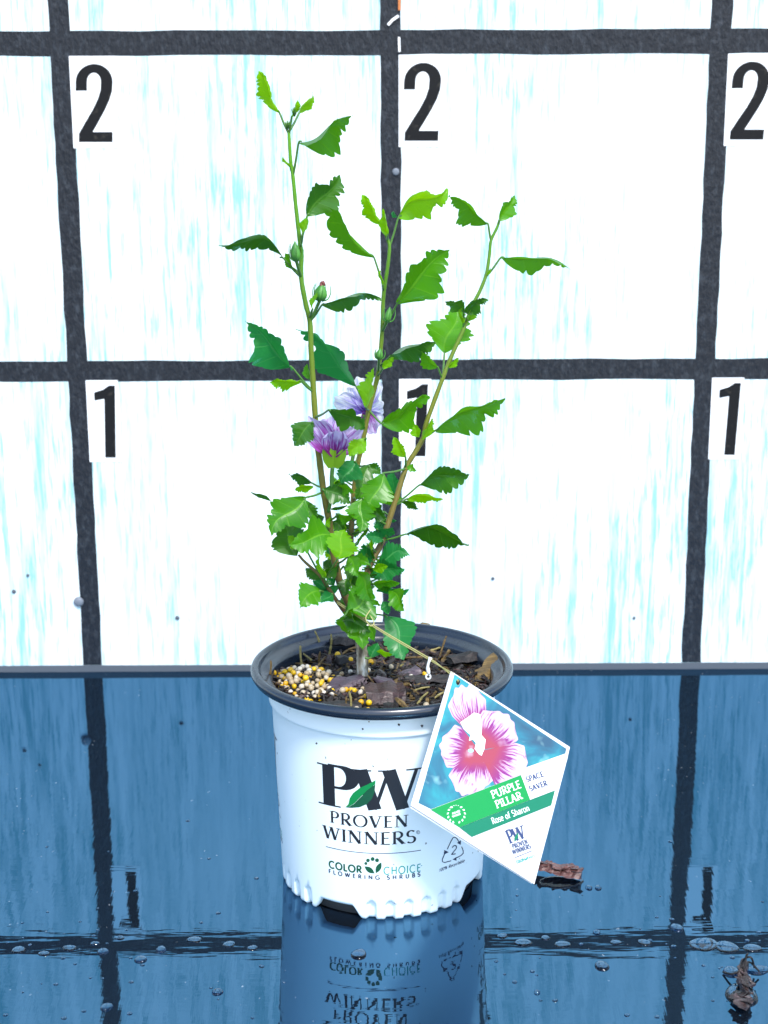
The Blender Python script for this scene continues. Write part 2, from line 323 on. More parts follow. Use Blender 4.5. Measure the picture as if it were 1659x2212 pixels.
G['y'] = (.56, [('K', [(.06, .66), (.28, 0)]), ('T', [(.16, -.28), (.50, .66)])], [])
G['l'] = (.26, [('K', [(.13, 0), (.13, 1)])], [])
G['1'] = (.52, [('K', [(.30, 0), (.30, 1)]), ('T', [(.30, 1), (.12, .78)])], [])
G['0'] = (.62, [('A', arc(.31, .5, .23, .5, 0, 360, 24))], [])
G['2'] = (.62, [('A', arc(.31, .72, .24, .28, 165, -30, 14)+[(.08, .02)]), ('T', [(.06, .03), (.56, .03)])], [])
G['%'] = (.9, [('A', arc(.22, .75, .15, .22, 0, 360, 16)), ('A', arc(.68, .25, .15, .22, 0, 360, 16)), ('T', [(.2, 0), (.7, 1)])], [])
G[' '] = (.36, [], [])
def resample(P, closed=False, step=.12):
    out = [P[0]]
    for a, b in zip(P, P[1:]):
        k = max(1, int(math.dist(a, b)/step+.5))
        out += [(a[0]+(b[0]-a[0])*i/k, a[1]+(b[1]-a[1])*i/k) for i in range(1, k+1)]
    return out
def ribbon(P, wfun):
    n = len(P); v = []; closed = math.dist(P[0], P[-1]) < 1e-6
    for i in range(n):
        a = P[i-1] if i else (P[-2] if closed else P[0]); b = P[i+1] if i < n-1 else (P[1] if closed else P[-1])
        dx, dy = b[0]-a[0], b[1]-a[1]; L = math.hypot(dx, dy) or 1; dx /= L; dy /= L
        k = wfun(dx, dy)/2; v += [(P[i][0]-dy*k*q, P[i][1]+dx*k*q) for q in (1, .5, 0, -.5, -1)]
    return v, [(5*i+j, 5*i+j+1, 5*i+j+6, 5*i+j+5) for i in range(n-1) for j in range(4)]
def word(text, tv, th, serif=0, sth=None, track=0.06, slant=0):
    """pieces of a word in units of the cap height, starting at x = 0; returns pieces and total width"""
    x = 0; out = []
    for ch in text:
        wd, strokes, ser = G[ch]
        for kind, P in strokes:
            f = {'K': lambda a, b: tv*(abs(b)+abs(a)*.8) if th < tv*.9 else tv, 'T': lambda a, b: th, 'A': lambda a, b: math.sqrt((tv*b)**2+(th*a)**2)}[kind]
            v, q = ribbon(resample(P), f); out.append(([(p[0]+x+slant*p[1], p[1]) for p in v], q))
        if serif:
            for sx_, sy, l, r in ser:
                hgt = sth; y0 = 0 if sy < .5 else sy-hgt
                a, b = x+sx_-l*(serif+tv/2), x+sx_+r*(serif+tv/2)
                out.append(([(a+(b-a)*q/4, y) for q in range(5) for y in (y0, y0+hgt)], [(2*q, 2*q+2, 2*q+3, 2*q+1) for q in range(4)]))
        x += wd+track
    return out, x-track
def poly_piece(P, cuts=0):
    tr = tessellate_polygon([[Vector((p[0], p[1], 0)) for p in P]])
    bm = bmesh.new(); vs = [bm.verts.new((p[0], p[1], 0)) for p in P]
    for a in tr:
        try: bm.faces.new([vs[i] for i in a])
        except ValueError: pass
    if cuts: bmesh.ops.subdivide_edges(bm, edges=bm.edges[:], cuts=cuts, use_grid_fill=True)
    bmesh.ops.triangulate(bm, faces=bm.faces[:])
    bm.verts.index_update(); out = ([(v.co.x, v.co.y) for v in bm.verts], [tuple(v.index for v in f.verts) for f in bm.faces]); bm.free(); return out
def ink(name, pieces, fmap, matl, parent, lift=9e-5, step=1.2e-5):
    """flat print: pieces in 2D, fmap(x, y, lift) gives the point in the world"""
    V, F = [], []
    for i, (v, f) in enumerate(pieces):
        b = len(V); V += [fmap(p[0], p[1], lift+step*(i % 9)) for p in v]; F += [tuple(k+b for k in q) for q in f]
    return mesh(name, V, F, matl, parent)

# ================================================================== setting: table top
def sheet(x0, x1, y0, y1): return [(x0, y0, 0), (x1, y0, 0), (x1, y1, 0), (x0, y1, 0)], [(0, 1, 2, 3)]
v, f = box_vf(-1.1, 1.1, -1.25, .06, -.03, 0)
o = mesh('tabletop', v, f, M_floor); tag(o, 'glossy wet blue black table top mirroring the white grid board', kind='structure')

# ================================================================== the measuring board
FT = .3048; H1 = .3092
board = empty('measuring_board', (0, 0, 0))
tag(board, 'upright white painted plywood board with black tape grid and foot numerals', 'board')
v, f = box_vf(-1.0, 1.0, .0, .018, .0005, 1.05); mesh('panel', v, f, M_board, board)
def strip(x0, x1, z0, z1, y, m=M_tape, name='tape_strip', wob=.0007):
    """tape with a slightly uneven edge, .3 mm thick"""
    long_x = (x1-x0) > (z1-z0); k = 60; a = []; b = []
    for i in range(k+1):
        t = i/k; q1, q2 = random.uniform(-wob, wob), random.uniform(-wob, wob)
        if long_x: x = x0+(x1-x0)*t; a.append((x, z0+q1)); b.append((x, z1+q2))
        else: z = z0+(z1-z0)*t; a.append((x0+q1, z)); b.append((x1+q2, z))
    V, F = [], []
    for (p, q) in zip(a, b): V += [(p[0], y, p[1]), (q[0], y, q[1]), (p[0], .0, p[1]), (q[0], .0, q[1])]
    for i in range(k):
        s = 4*i; F += [(s, s+1, s+5, s+4), (s, s+4, s+6, s+2), (s+1, s+3, s+7, s+5)]
    return mesh(name, V, F, m, board)
TW = .0096                                    # half the width of the tape
for hz_ in (H1, H1+FT, H1+2*FT): strip(-.99, .99, hz_-TW*(1.08 if hz_ < .5 else 1.18), hz_+TW*(1.0 if hz_ < .5 else 1.1), -.00015)
for kx, dx in ((-3, 0), (-2, 0), (-1, 0), (0, .0), (1, 0), (2, 0), (3, 0)): strip(kx*FT-TW*1.0, kx*FT+TW*1.0,   .0072, 1.04, -.0003)
strip(-.99, .99, .0, .0068, -.0010, M_ledge, 'bottom_edge_strip', .0002)
# numeral stickers, each on its own white backing
def px_wall(px, py): p = at(px, py, -.0012); return p.x+FT, p.z
def numeral(kx, row):
    dz = 0 if row == 2 else -FT
    if row == 2:
        pts = [(163, 196)]+[(203-40*math.cos(R(a)), 177-39*math.sin(R(a))) for a in range(0, 181, 12)]+[(242, 196), (236, 216), (226, 238), (212, 264), (200, 285), (243, 285), (243, 307), (170, 307), (170, 289), (184, 264), (200, 237), (211, 214), (217, 194)]+[(202.5+15*math.cos(R(a)), 176-19*math.sin(R(a))) for a in range(0, 181, 15)]+[(187.5, 196)]
        x0, x1, yt, yb = 145.5, 248, 121, 320
    else:
        pts = [(203, 856), (203, 848), (222, 842), (235, 833), (248, 833), (250, 989), (227, 989), (225, 862), (214, 864), (204, 866)]
        x0, x1, yt, yb = 189, 254, 822, 998
    W = [px_wall(*p) for p in pts]
    C = [px_wall(*p) for p in ((x0, yt), (x1, yt), (x1, yb), (x0, yb))]
    xl = min(c[0] for c in C); xr = max(c[0] for c in C); zt = max(c[1] for c in C); zb = min(c[1] for c in C)
    X = kx*FT
    v, f = box_vf(X+TW*.78, X+xr, -.00042, -.0001, zb, zt); st = mesh('numeral_sticker', v, f, M_sticker, board)
    pc = poly_piece(W)
    ink('numeral', [pc], lambda x, z, l: Vector((X+x, -.00042-l, z)), M_numeral, st)
for kx in (-2, -1, 0, 1, 2):
    for row in (1, 2): numeral(kx, row)
def wall_disc(px, py, r, h, m, name):
    c = at(px, py, -.001); V, F = [], []; k = 14
    for i, (rr, hh) in enumerate(((1, 0), (.94, .5), (.7, .85), (.35, 1))):
        for j in range(k): a = 2*math.pi*j/k; V.append((c.x+r*rr*math.cos(a), -.0008-h*hh, c.z+r*rr*math.sin(a)))
        if i: F += [((i-1)*k+j, (i-1)*k+(j+1) % k, i*k+(j+1) % k, i*k+j) for j in range(k)]
    F.append(tuple(3*k+j for j in range(k))); mesh(name, V, F, m, board, True)
M_screw = mat('galvanised_screw', (.16, .18, .21), .6, .2)
wall_disc(170, 1300, .0052, .003, M_screw, 'screw_head'); wall_disc(855, 371, .0034, .001, M_screw, 'screw_head')
for px, py, r in ((30, 1278, .0022), (60, 1243, .0016), (383, 1335, .0022), (1065, 1250, .0018), (1370, 1335, .0016)): wall_disc(px, py, r, .0008, M_ledge, 'nail_head')
def smear(P, wpx, m, name):
    v, f = ribbon(resample(P, step=6), lambda a, b: wpx); q = [at(p[0], p[1], -.0022) for p in v]
    mesh(name, [Vector((p.x, -.0022, p.z)) for p in q], f, m, board)
smear([(838, 54), (848, 43), (861, 34)], 6, M_smear, 'paint_smear'); smear([(862, 80), (863, 112)], 5, M_smear, 'paint_smear'); smear([(863, -6), (863, 22)], 6, M_rust, 'rust_mark')

# ================================================================== the pot
PC = Vector((-.0108, -.4346, 0)); RIMZ = .165
pot = empty('nursery_pot', PC)
tag(pot, 'white plastic nursery pot with black rim and dark printed logo on the wet table', 'plant pot')
def rbody(z): return .0742+(.0800-.0742)*min(1, max(0, z/.150))
def ang_d(a, b): return (a-b+180) % 360-180
CUTS = [-26.5+90*k for k in range(4)]; FLUTES = [c+o for c in CUTS for o in (20.2, 30.4, 40.6, 50.8, 61, 71)]
def cut_h(th):
    d = min(abs(ang_d(th, c)) for c in CUTS); t = min(1, max(0, (15.5-d)/6.5)); t = t*t*(3-2*t); return .0095*t
def flute(th, z):
    d = min(abs(ang_d(th, c)) for c in FLUTES)
    zt = .0145
    q = math.hypot(d/2.6, max(0, (z-(zt-.003))/.003))
    return 0 if q > 1.25 else -.0034*(1-max(0, min(1, (q-.75)/.4)))
Nn = 720; zs = [0, .0006, .0015, .0028, .0042, .0056, .007, .008, .009, .0098, .0106, .0114, .0122, .0132, .0145, .017, .022, .03, .045, .065, .09, .115, .130, .1385, .1395, .1405, .1415, .1425, .1445, .15, .1570]
V, F = [], []
for i, z0 in enumerate(zs):
    for j in range(Nn):
        th = 360*j/Nn; ch = cut_h(th); z = z0 if z0 >= .022 else ch+(z0/.022)*(.022-ch)
        r = rbody(z)+flute(th, z0 if ch < .001 else 1)
        e = z-ch
        if e < .003: r -= .0022*(1-e/.003)**2          # rounded bottom edge
        if z0 > .1385: r += .0013*min(1, (z0-.1385)/.002)
        if .1405 <= z0 <= .1425: r += .0007
        V.append((PC.x+r*math.sin(R(th)), PC.y-r*math.cos(R(th)), z))
for i in range(len(zs)-1):
    for j in range(Nn): k = (j+1) % Nn; F.append((i*Nn+j, i*Nn+k, (i+1)*Nn+k, (i+1)*Nn+j))
# inward return along the bottom edge
b = len(V)
for j in range(Nn):
    th = 360*j/Nn; z = cut_h(th); r = .0742-.0062; V.append((PC.x+r*math.sin(R(th)), PC.y-r*math.cos(R(th)), z+.0008))
for j in range(Nn): k = (j+1) % Nn; F.append((b+j, b+k, k, j))
mesh('pot_body', V, F, M_pot, pot, True)
def lathe(prof, n=180, c=PC):
    V, F = [], []
    for i, (r, z) in enumerate(prof):
        for j in range(n): a = 2*math.pi*j/n; V.append((c.x+r*math.sin(a), c.y-r*math.cos(a), z))
        if i: F += [((i-1)*n+j, (i-1)*n+(j+1) % n, i*n+(j+1) % n, i*n+j) for j in range(n)]
    return V, F
v, f = lathe([(.0676, .0008), (.0668, .02), (.0655, .0105), (.0001, .0105)], 120); mesh('pot_base', v, f, M_dark, pot, True)
prof = [(.0808, .1570), (.0850, .1568), (.0900, .1568), (.0918, .1570), (.0927, .1577), (.0929, .1590), (.0938, .1594), (.09435, .1606), (.0943, .1622), (.0936, .1640), (.0922, .1650), (.0904, .1652), (.0890, .1645), (.0882, .1628), (.0876, .1606), (.0868, .1598), (.0852, .1594), (.0838, .1586), (.0815, .1580), (.0795, .1566), (.0788, .1540), (.0780, .147), (.0762, .125), (.073, .10)]
v, f = lathe(prof); mesh('rim', v, f, M_rim, pot, True)

# ---- print on the pot: layout read off the photograph, stored as angle and height
def p7(cx, cy):
    """a spot on the pot's side seen at a spot of the close-up -> (angle in degrees, height)"""
    px, py = 548.6+cx*.3307, 1508.6+cy*.3307; d = ray(px, py); lo, hi = .7, 1.3
    t = lo
    while t < hi:
        p = CAM+d*t
        if math.hypot(p.x-PC.x, p.y-PC.y) < rbody(p.z): break
        t += .0005
    a, b = t-.0005, t
    for _ in range(30):
        m = (a+b)/2; p = CAM+d*m
        if math.hypot(p.x-PC.x, p.y-PC.y) < rbody(p.z): b = m
        else: a = m
    p = CAM+d*a; return math.degrees(math.atan2(p.x-PC.x, -(p.y-PC.y))), p.z
def pot_map(off):
    def f(th, z, lift):
        r = rbody(z)+lift; a = R(th+off); return Vector((PC.x+r*math.sin(a), PC.y-r*math.cos(a), z))
    return f
def fit(pieces, wid, th0, th1, z0, z1):
    return [([(th0+(th1-th0)*p[0]/wid, z0+(z1-z0)*p[1]) for p in v], f) for v, f in pieces]
def span(l, r, zb, zt): return l[0], r[0], zb[1], zt[1]
P7 = p7
items = []                                      # (pieces in angle/height, material, copied round the pot)
p, wd = word('P', .225, .06, .10, .035); items.append((fit(p, wd, *span(P7(438, 560), P7(668, 560), P7(520, 706), P7(520, 440))), M_ink, 1))
p, wd = word('W', .20, .065, .085, .035); items.append((fit(p, wd, *span(P7(660, 560), P7(1098, 560), P7(812, 728), P7(812, 470))), M_ink, 1))
p, wd = word('PROVEN', .155, .075, .07, .045, .10); items.append((fit(p, wd, *span(P7(498, 800), P7(1008, 820), P7(755, 843), P7(755, 767))), M_ink, 1))
p, wd = word('WINNERS', .155, .075, .07, .045, .08); items.append((fit(p, wd, *span(P7(452, 890), P7(1058, 900), P7(755, 953), P7(755, 873))), M_ink, 1))
def px_piece(P, cuts=2): v, f = poly_piece(P, cuts); return [P7(*q) for q in v], f
def px_ring(cx, cy, r, wdt): v, f = ribbon(arc(cx, cy, r, r, 0, 360, 20), lambda a, b: wdt); return [P7(*q) for q in v], f
def px_line(P, wdt, step=14): v, f = ribbon(resample(P, step=step), lambda a, b: wdt); return [P7(*q) for q in v], f
zr = P7(780, 1012)[1]; ta, tb = P7(470, 967)[0], P7(1090, 997)[0]
items.append(([ribbon([(ta+(tb-ta)*i/40, zr) for i in range(41)], lambda a, b: .00055)], M_navy, 1))
items.append(([px_ring(1072, 874, 11, 2.6), px_line([(1068, 881), (1068, 867), (1075, 868), (1075, 873), (1069, 874), (1076, 881)], 2.2)], M_navy, 0))
items.append(([px_piece([(598, 710), (618, 690), (626, 652), (648, 618), (690, 585), (745, 560), (795, 533), (792, 560), (740, 600), (690, 650), (650, 690), (620, 706)])], M_green1, 1))
items.append(([px_piece([(600, 711), (622, 707), (652, 691), (692, 651), (742, 601), (793, 561), (788, 610), (770, 655), (738, 690), (690, 710), (640, 714)])], M_green2, 1))
p, wd = word('COLOR', .23, .23, track=.10); items.append((fit(p, wd, *span(P7(490, 1090), P7(706, 1110), P7(600, 1127), P7(600, 1083))), M_green2, 1))
p, wd = word('CHOICE', .14, .14, track=.12); items.append((fit(p, wd, *span(P7(846, 1120), P7(1090, 1110), P7(960, 1145), P7(960, 1097))), M_teal, 1))
p, wd = word('FLOWERING SHRUBS', .22, .22, track=.52); items.append((fit(p, wd, *span(P7(488, 1140), P7(1086, 1160), P7(760, 1181), P7(760, 1156))), M_navy, 1))
dots = [px_piece([(cx+r*math.cos(R(a)), cy+r*math.sin(R(a))) for a in range(0, 360, 24)], 0) for cx, cy, r in ((731, 1078, 10), (745, 1058, 12), (775, 1049, 13), (804, 1057, 13))]
def leafpoly(x0, y0, x1, y1, bulge):
    nx, ny = -(y1-y0), x1-x0; L = math.hypot(nx, ny); nx /= L; ny /= L; k = 8; a = []
    for i in range(k+1): t = i/k; s = math.sin(math.pi*t)*bulge; a.append((x0+(x1-x0)*t+nx*s, y0+(y1-y0)*t+ny*s))
    for i in range(1, k): t = 1-i/k; s = -math.sin(math.pi*t)*bulge; a.append((x0+(x1-x0)*t+nx*s, y0+(y1-y0)*t+ny*s))
    return a
items.append((dots+[px_piece(leafpoly(722, 1097, 788, 1143, 17)), px_piece(leafpoly(796, 1142, 832, 1070, 17))], M_green2, 1))
items.append(([px_line([(1090, 1094), (1098, 1090)], 4)], M_teal, 0))
# recycling triangle: three bent arrows
rc = [px_line([(1262, 985), (1288, 930), (1300, 910), (1312, 906), (1325, 915), (1340, 940)], 6), px_piece([(1350, 956), (1352, 925), (1326, 944)], 0),
      px_line([(1356, 968), (1366, 995), (1366, 1012), (1352, 1026), (1318, 1044)], 6), px_piece([(1296, 1052), (1322, 1036), (1322, 1060)], 0),
      px_line([(1288, 1060), (1245, 1072), (1230, 1066), (1230, 1050), (1246, 1012)], 6), px_piece([(1242, 990), (1240, 1020), (1272, 1004)], 0)]
p, wd = word('2', .11, .11); rc += [([P7(1284+q[0]*58-q[1]*2+q[1]*10, 1022-q[1]*58-q[0]*10) for q in v], f) for v, f in p]
items.append((rc, M_navy, 0))
p, wd = word('100% Recyclable', .15, .13, track=.05, slant=.2)
items.append(([([P7(1207+q[0]/wd*168, 1134-q[0]/wd*66-q[1]*20) for q in v], f) for v, f in p], M_navy, 0))
for k_, (pcs, m, rep) in enumerate(items):
    for off in ((0, -95, 98) if rep else (0,)): ink('printed_leaf' if m in (M_green1, M_green2) and len(pcs) == 1 else 'printed_lettering', pcs, pot_map(off), m, pot, lift=2.6e-4 if len(pcs) == 1 and m in (M_green1, M_green2) else 9e-5)

# ================================================================== soil, bark, pellets
SOIL = .1475; RS = .0780
def soil_z(x, y):
    dx, dy = x-PC.x, y-PC.y; return SOIL+.004*math.exp(-(dx*dx+dy*dy)/.0016)+.0022*math.sin(90*dx+1)*math.cos(75*dy)-.0015*math.sin(160*dy+dx*60)
V, F = [], []; k = 48; rings = 26
for i in range(rings+1):
    for j in range(k):
        a = 2*math.pi*j/k; r = RS*i/rings; x, y = PC.x+r*math.sin(a), PC.y-r*math.cos(a); V.append((x, y, soil_z(x, y)+random.uniform(-.0012, .0012)))
    if i: F += [((i-1)*k+j, (i-1)*k+(j+1) % k, i*k+(j+1) % k, i*k+j) for j in range(k)]
o = mesh('potting_soil', V, F, M_soil, smooth=True); tag(o, 'dark damp potting soil filling the white pot', 'soil', kind='stuff')
def chip_vf(L, W, T, jag=.25, nseg=5):
    """splinter of bark: ragged slab, thick in the middle"""
    top, bot = [], []; V = []
    for i in range(nseg+1):
        t = i/nseg-.5; w0 = W*(.55+.45*math.cos(t*2.2))*random.uniform(1-jag, 1+jag)
        z = T*random.uniform(.5, 1.2)
        V += [(t*L*random.uniform(.93, 1.05), -w0/2, z*.3), (t*L, -w0*.1, z), (t*L*random.uniform(.93, 1.05), w0/2, z*.4), (t*L, 0, -T*.4)]
    F = []
    for i in range(nseg):
        s = 4*i
        for a in range(4): b = (a+1) % 4; F.append((s+a, s+4+a, s+4+b, s+b))
    F += [(0, 1, 2, 3), tuple(4*nseg+q for q in (3, 2, 1, 0))]
    return V, F
def place(v, loc, rz, tilt, roll=0):
    M = Matrix.Translation(loc) @ Matrix.Rotation(rz, 4, 'Z') @ Matrix.Rotation(tilt, 4, 'Y') @ Matrix.Rotation(roll, 4, 'X'); return [M @ Vector(p) for p in v]
parts = []
for i in range(2600):
    a = random.uniform(0, 2*math.pi); r = RS*math.sqrt(random.random())*.985; x, y = PC.x+r*math.sin(a), PC.y-r*math.cos(a)
    L = random.uniform(.004, .015); v, f = chip_vf(L, L*random.uniform(.07, .30), random.uniform(.0006, .0016), nseg=3)
    parts.append((place(v, (x, y, soil_z(x, y)+random.uniform(.0002, .003)), random.uniform(0, 6.3), random.gauss(0, .28), random.gauss(0, .5)), f))
mu = mesh('bark_mulch', *merge(parts[:1700]), M_bark); tag(mu, 'dark shredded bark mulch scattered over the soil', 'mulch', kind='stuff')
mu2 = mesh('wood_shreds', *merge(parts[1700:2020]), M_wood); tag(mu2, 'fine tan wood shreds mixed through the dark mulch', 'mulch', kind='stuff')
mu3 = mesh('bark_shreds', *merge(parts[2020:]), M_barkred); tag(mu3, 'fine red brown bark shreds mixed through the dark mulch', 'mulch', kind='stuff')
def p5(cx, cy, lift=.003): return at_z(521.2+cx*.3803, 1316.6+cy*.3803, SOIL+lift)
def soil_chip(name, c, L, W, T, ang, m, label, cat, tilt=0, roll=0, lift=.003, nseg=6, jag=.25):
    p = p5(*c, lift); v, f = chip_vf(L, W, T, jag, nseg)
    o = mesh(name, place(v, p, R(ang), tilt, roll), f, m, origin=p); tag(o, label, cat); return o
BK = 'bark_chip'
soil_chip(BK, (590, 440), .030, .018, .004, 25, M_barkviolet, 'violet grey flat bark chip beside the heap of fertilizer pellets', 'bark', -.2, .35, .004)
soil_chip(BK, (815, 485), .028, .021, .006, 10, M_barkred, 'large red brown bark chip at the front of the soil', 'bark', .0, .5, .007)
soil_chip(BK, (840, 430), .024, .017, .005, 60, M_barkviolet, 'violet bark flake leaning on the large red brown chip', 'bark', .35, .3, .006)
soil_chip(BK, (930, 385), .025, .012, .004, 30, M_barkviolet, 'pale violet bark flake in the middle of the soil', 'bark', -.25, .3, .005)
soil_chip(BK, (930, 438), .016, .012, .004, -30, M_barkred, 'small wet red bark flake below the violet flake', 'bark', .2, .3, .004)
soil_chip(BK, (1010, 135), .028, .016, .004, 60, M_wood, 'broad tan wood chip lying behind the tag string at the back rim', 'wood chip', -.15, .3, .004)
soil_chip(BK, (1100, 150), .020, .006, .003, 45, M_wood, 'short tan splinter at the back rim beside the broad wood chip', 'wood chip', -.3, 0, .006)
soil_chip(BK, (1400, 350), .045, .012, .005, 58, M_wood, 'long olive tan wood splinter leaning on the right inner rim', 'wood chip', -.25, .3, .006)
soil_chip(BK, (1300, 280), .040, .016, .006, 35, M_bark, 'fibrous dark bark strip near the right inner rim', 'bark', .1, .2, .006)
soil_chip(BK, (1180, 200), .036, .014, .006, -20, M_bark, 'dark bark strip behind the string crimp', 'bark', -.1, .2, .006)
soil_chip(BK, (1080, 400), .040, .010, .004, 12, M_bark, 'thin dark bark strip left of the tag corner', 'bark', .05, .2, .005)
soil_chip(BK, (560, 555), .030, .012, .004, 12, M_bark, 'dark bark strip against the front rim below the pellets', 'bark', 0, .3, .005)
soil_chip(BK, (845, 560), .020, .009, .005, 70, M_bark, 'upright black bark sliver in front of the large red chip', 'bark', .3, .5, .006)
soil_chip(BK, (930, 555), .024, .004, .003, -60, M_wood, 'thin brown splinter at the front rim right of the red chip', 'wood chip', .2, .2, .005)
soil_chip(BK, (590, 190), .028, .012, .006, 40, M_bark, 'dark bark chunk in front of the left back rim', 'bark', .2, .3, .007)
soil_chip(BK, (630, 300), .024, .014, .005, 20, M_bark, 'black bark chunk left of the trunk base', 'bark', .2, .3, .005)
# straw stems: (from, to) in the close-up, lift of both ends
straws = [((345, 330), (335, 205), .002, .018, 'thin upright straw at the left inner rim'), ((400, 290), (350, 250), .003, .008, 'short thick straw stub at the left of the soil'),
          ((440, 230), (370, 150), .003, .016, 'straw leaning left from the forked straw'), ((450, 235), (418, 122), .003, .020, 'tall straw of the forked pair at the left'),
          ((430, 330), (500, 255), .003, .006, 'curved straw lying left of the pellet heap top'), ((500, 255), (510, 140), .005, .020, 'upright straw standing before the left back rim'),
          ((440, 320), (448, 240), .002, .012, 'short straw behind the pellet heap'), ((560, 265), (650, 215), .003, .005, 'pale flat straw left of the trunk'),
          ((885, 330), (1010, 365), .003, .003, 'long tan straw lying right of the trunk'), ((1120, 290), (1165, 150), .003, .018, 'tall tan straw standing at the right of the soil'),
          ((1040, 245), (1130, 215), .004, .006, 'flat olive straw under the tag string'), ((1370, 325), (1465, 275), .004, .012, 'orange tan straw touching the right inner rim'),
          ((600, 580), (597, 495), .002, .012, 'pale straw standing against the front rim by yellow pellets'), ((622, 582), (612, 465), .002, .014, 'second pale straw standing against the front rim'),
          ((900, 360), (920, 310), .003, .010, 'thin yellow straw sprig in the middle of the soil'), ((960, 470), (1070, 440), .004, .008, 'yellow straw left of the tag edge'),
          ((1075, 520), (1150, 470), .003, .010, 'brown straw beside the lower left tag edge'), ((160, 395), (168, 290), .006, .022, 'hair thin straw on the left inner rim'),
          ((1050, 485), (1130, 485), .003, .005, 'yellow straw lying beside the tag edge'), ((1000, 540), (1060, 470), .003, .008, 'olive straw pointing at the tag edge')]
for a, b, la, lb, lab in straws:
    p, q = p5(*a, la), p5(*b, la); q = at(521.2+b[0]*.3803, 1316.6+b[1]*.3803, p.y+random.uniform(-.002, .006)) if lb > .009 else p5(*b, lb)
    P = catmull([p, (p+q)/2+Vector((random.uniform(-.001, .001), 0, random.uniform(0, .0015))), q], 4)
    v, f, uv = tube(P, [random.uniform(.0007, .0012)*(1-.3*i/8) for i in range(len(P))], 6)
    o = mesh('straw_stem', v, f, random.choice((M_straw, M_straw, M_wood)), origin=p); tag(o, lab, 'straw', 'straw stems on the potting soil')
# fertilizer pellets
def ico(r, jit=.12):
    bm = bmesh.new(); bmesh.ops.create_icosphere(bm, subdivisions=2, radius=r)
    for v in bm.verts: v.co *= 1+random.uniform(-jit, jit)*.35
    v = [tuple(x.co) for x in bm.verts]; f = [tuple(q.index for q in x.verts) for x in bm.faces]; bm.free(); return v, f
def pellet_mesh(name, m):
    me = bpy.data.meshes.new(name); v, f = ico(.0020); me.from_pydata(v, [], f); me.polygons.foreach_set('use_smooth', [True]*len(f)); me.materials.append(m); return me
WH = [pellet_mesh('fertilizer_pellet', M_pellet) for _ in range(3)]; YE = [pellet_mesh('fertilizer_pellet', M_pelletY) for _ in range(3)]
placed = []
def pellet(p, yellow, grp):
    o = bpy.data.objects.new('fertilizer_pellet', random.choice(YE if yellow else WH)); col.objects.link(o); o.location = p
    s = random.uniform(.85, 1.2); o.scale = (s, s*random.uniform(.85, 1.1), s*random.uniform(.85, 1.05)); o.rotation_euler = [random.uniform(0, 6) for _ in range(3)]
    c = 'yellow' if yellow else 'white'
    if grp: tag(o, f'small round {c} fertilizer pellet in the heap at the left of the soil', 'pellet', f'{c} pellets in the heap')
    else: tag(o, f'loose round {c} fertilizer pellet lying apart from the heap', 'pellet', f'loose {c} pellets on the soil')
    placed.append((p, s*.0020))
tries = 0; nheap = 0
while nheap < 175 and tries < 30000:
    tries += 1; a = random.uniform(0, 6.283); r = math.sqrt(random.random()); cx = 395+185*r*math.cos(a)-8*math.sin(a); cy = 425+100*r*math.sin(a)+25*r*math.cos(a)
    hgt = .0065*(1-r*r); lv = random.choice((0, .0, .5, 1)); p = p5(cx, cy, .002); p.z = soil_z(p.x, p.y)+.0016+hgt*lv
    if math.hypot(p.x-PC.x, p.y-PC.y) > .079: continue
    if all((p-q).length > .0033 for q, _ in placed): pellet(p, random.random() < .30, True); nheap += 1
for cx, cy, y in ((548, 290, 1), (622, 315, 1), (735, 325, 1), (690, 350, 0), (722, 365, 0), (715, 385, 1), (620, 362, 0), (570, 378, 0), (852, 358, 0), (888, 475, 0), (680, 490, 0), (595, 470, 1), (640, 478, 1), (625, 470, 1), (708, 515, 1), (680, 545, 1), (655, 568, 0), (725, 545, 1), (605, 562, 1), (1050, 565, 0), (965, 402, 0), (1040, 378, 1), (185, 370, 1), (690, 463, 0), (575, 490, 0), (720, 570, 1), (1180, 170, 0)):
    p = p5(cx, cy, .004); p.z = soil_z(p.x, p.y)+.0045; pellet(p, y, False)

# ================================================================== the shrub
YP = PC.y
plant = empty('hibiscus_shrub', (PC.x, PC.y, SOIL))
tag(plant, 'young leafy green hibiscus shrub with three upright stems and lavender blooms in the white pot', 'shrub')
def c1(x, y): return 438.9+x*.2645, 137.1+y*.2645
def c2(x, y): return 768.1+x*.2976, 329.2+y*.2976
def c3(x, y): return 466.3+x*.2645, 493.7+y*.2645
def c4(x, y): return 521.2+x*.3142, 905.2+y*.3142
C = {1: c1, 2: c2, 3: c3, 4: c4}
def stem_pts(lst): return [at(*C[c](x, y), YP+d) for c, x, y, d in lst]
stemA = [(4, 800, 1400, .000), (4, 735, 1260, -.004), (4, 680, 1130, -.008), (4, 650, 1000, -.012), (4, 620, 850, -.014), (4, 603, 700, -.016), (4, 585, 600, -.016), (4, 562, 470, -.017), (4, 540, 300, -.018), (4, 520, 140, -.018), (3, 812, 1540, -.018), (3, 790, 1200, -.020), (3, 778, 1000, -.021), (3, 768, 760, -.022), (3, 735, 620, -.023), (3, 697, 400, -.024), (3, 700, 200, -.025), (1, 795, 1500, -.026), (1, 775, 1330, -.027), (1, 755, 1150, -.028), (1, 733, 920, -.029), (1, 715, 800, -.030), (1, 704, 640, -.031), (1, 700, 560, -.031)]
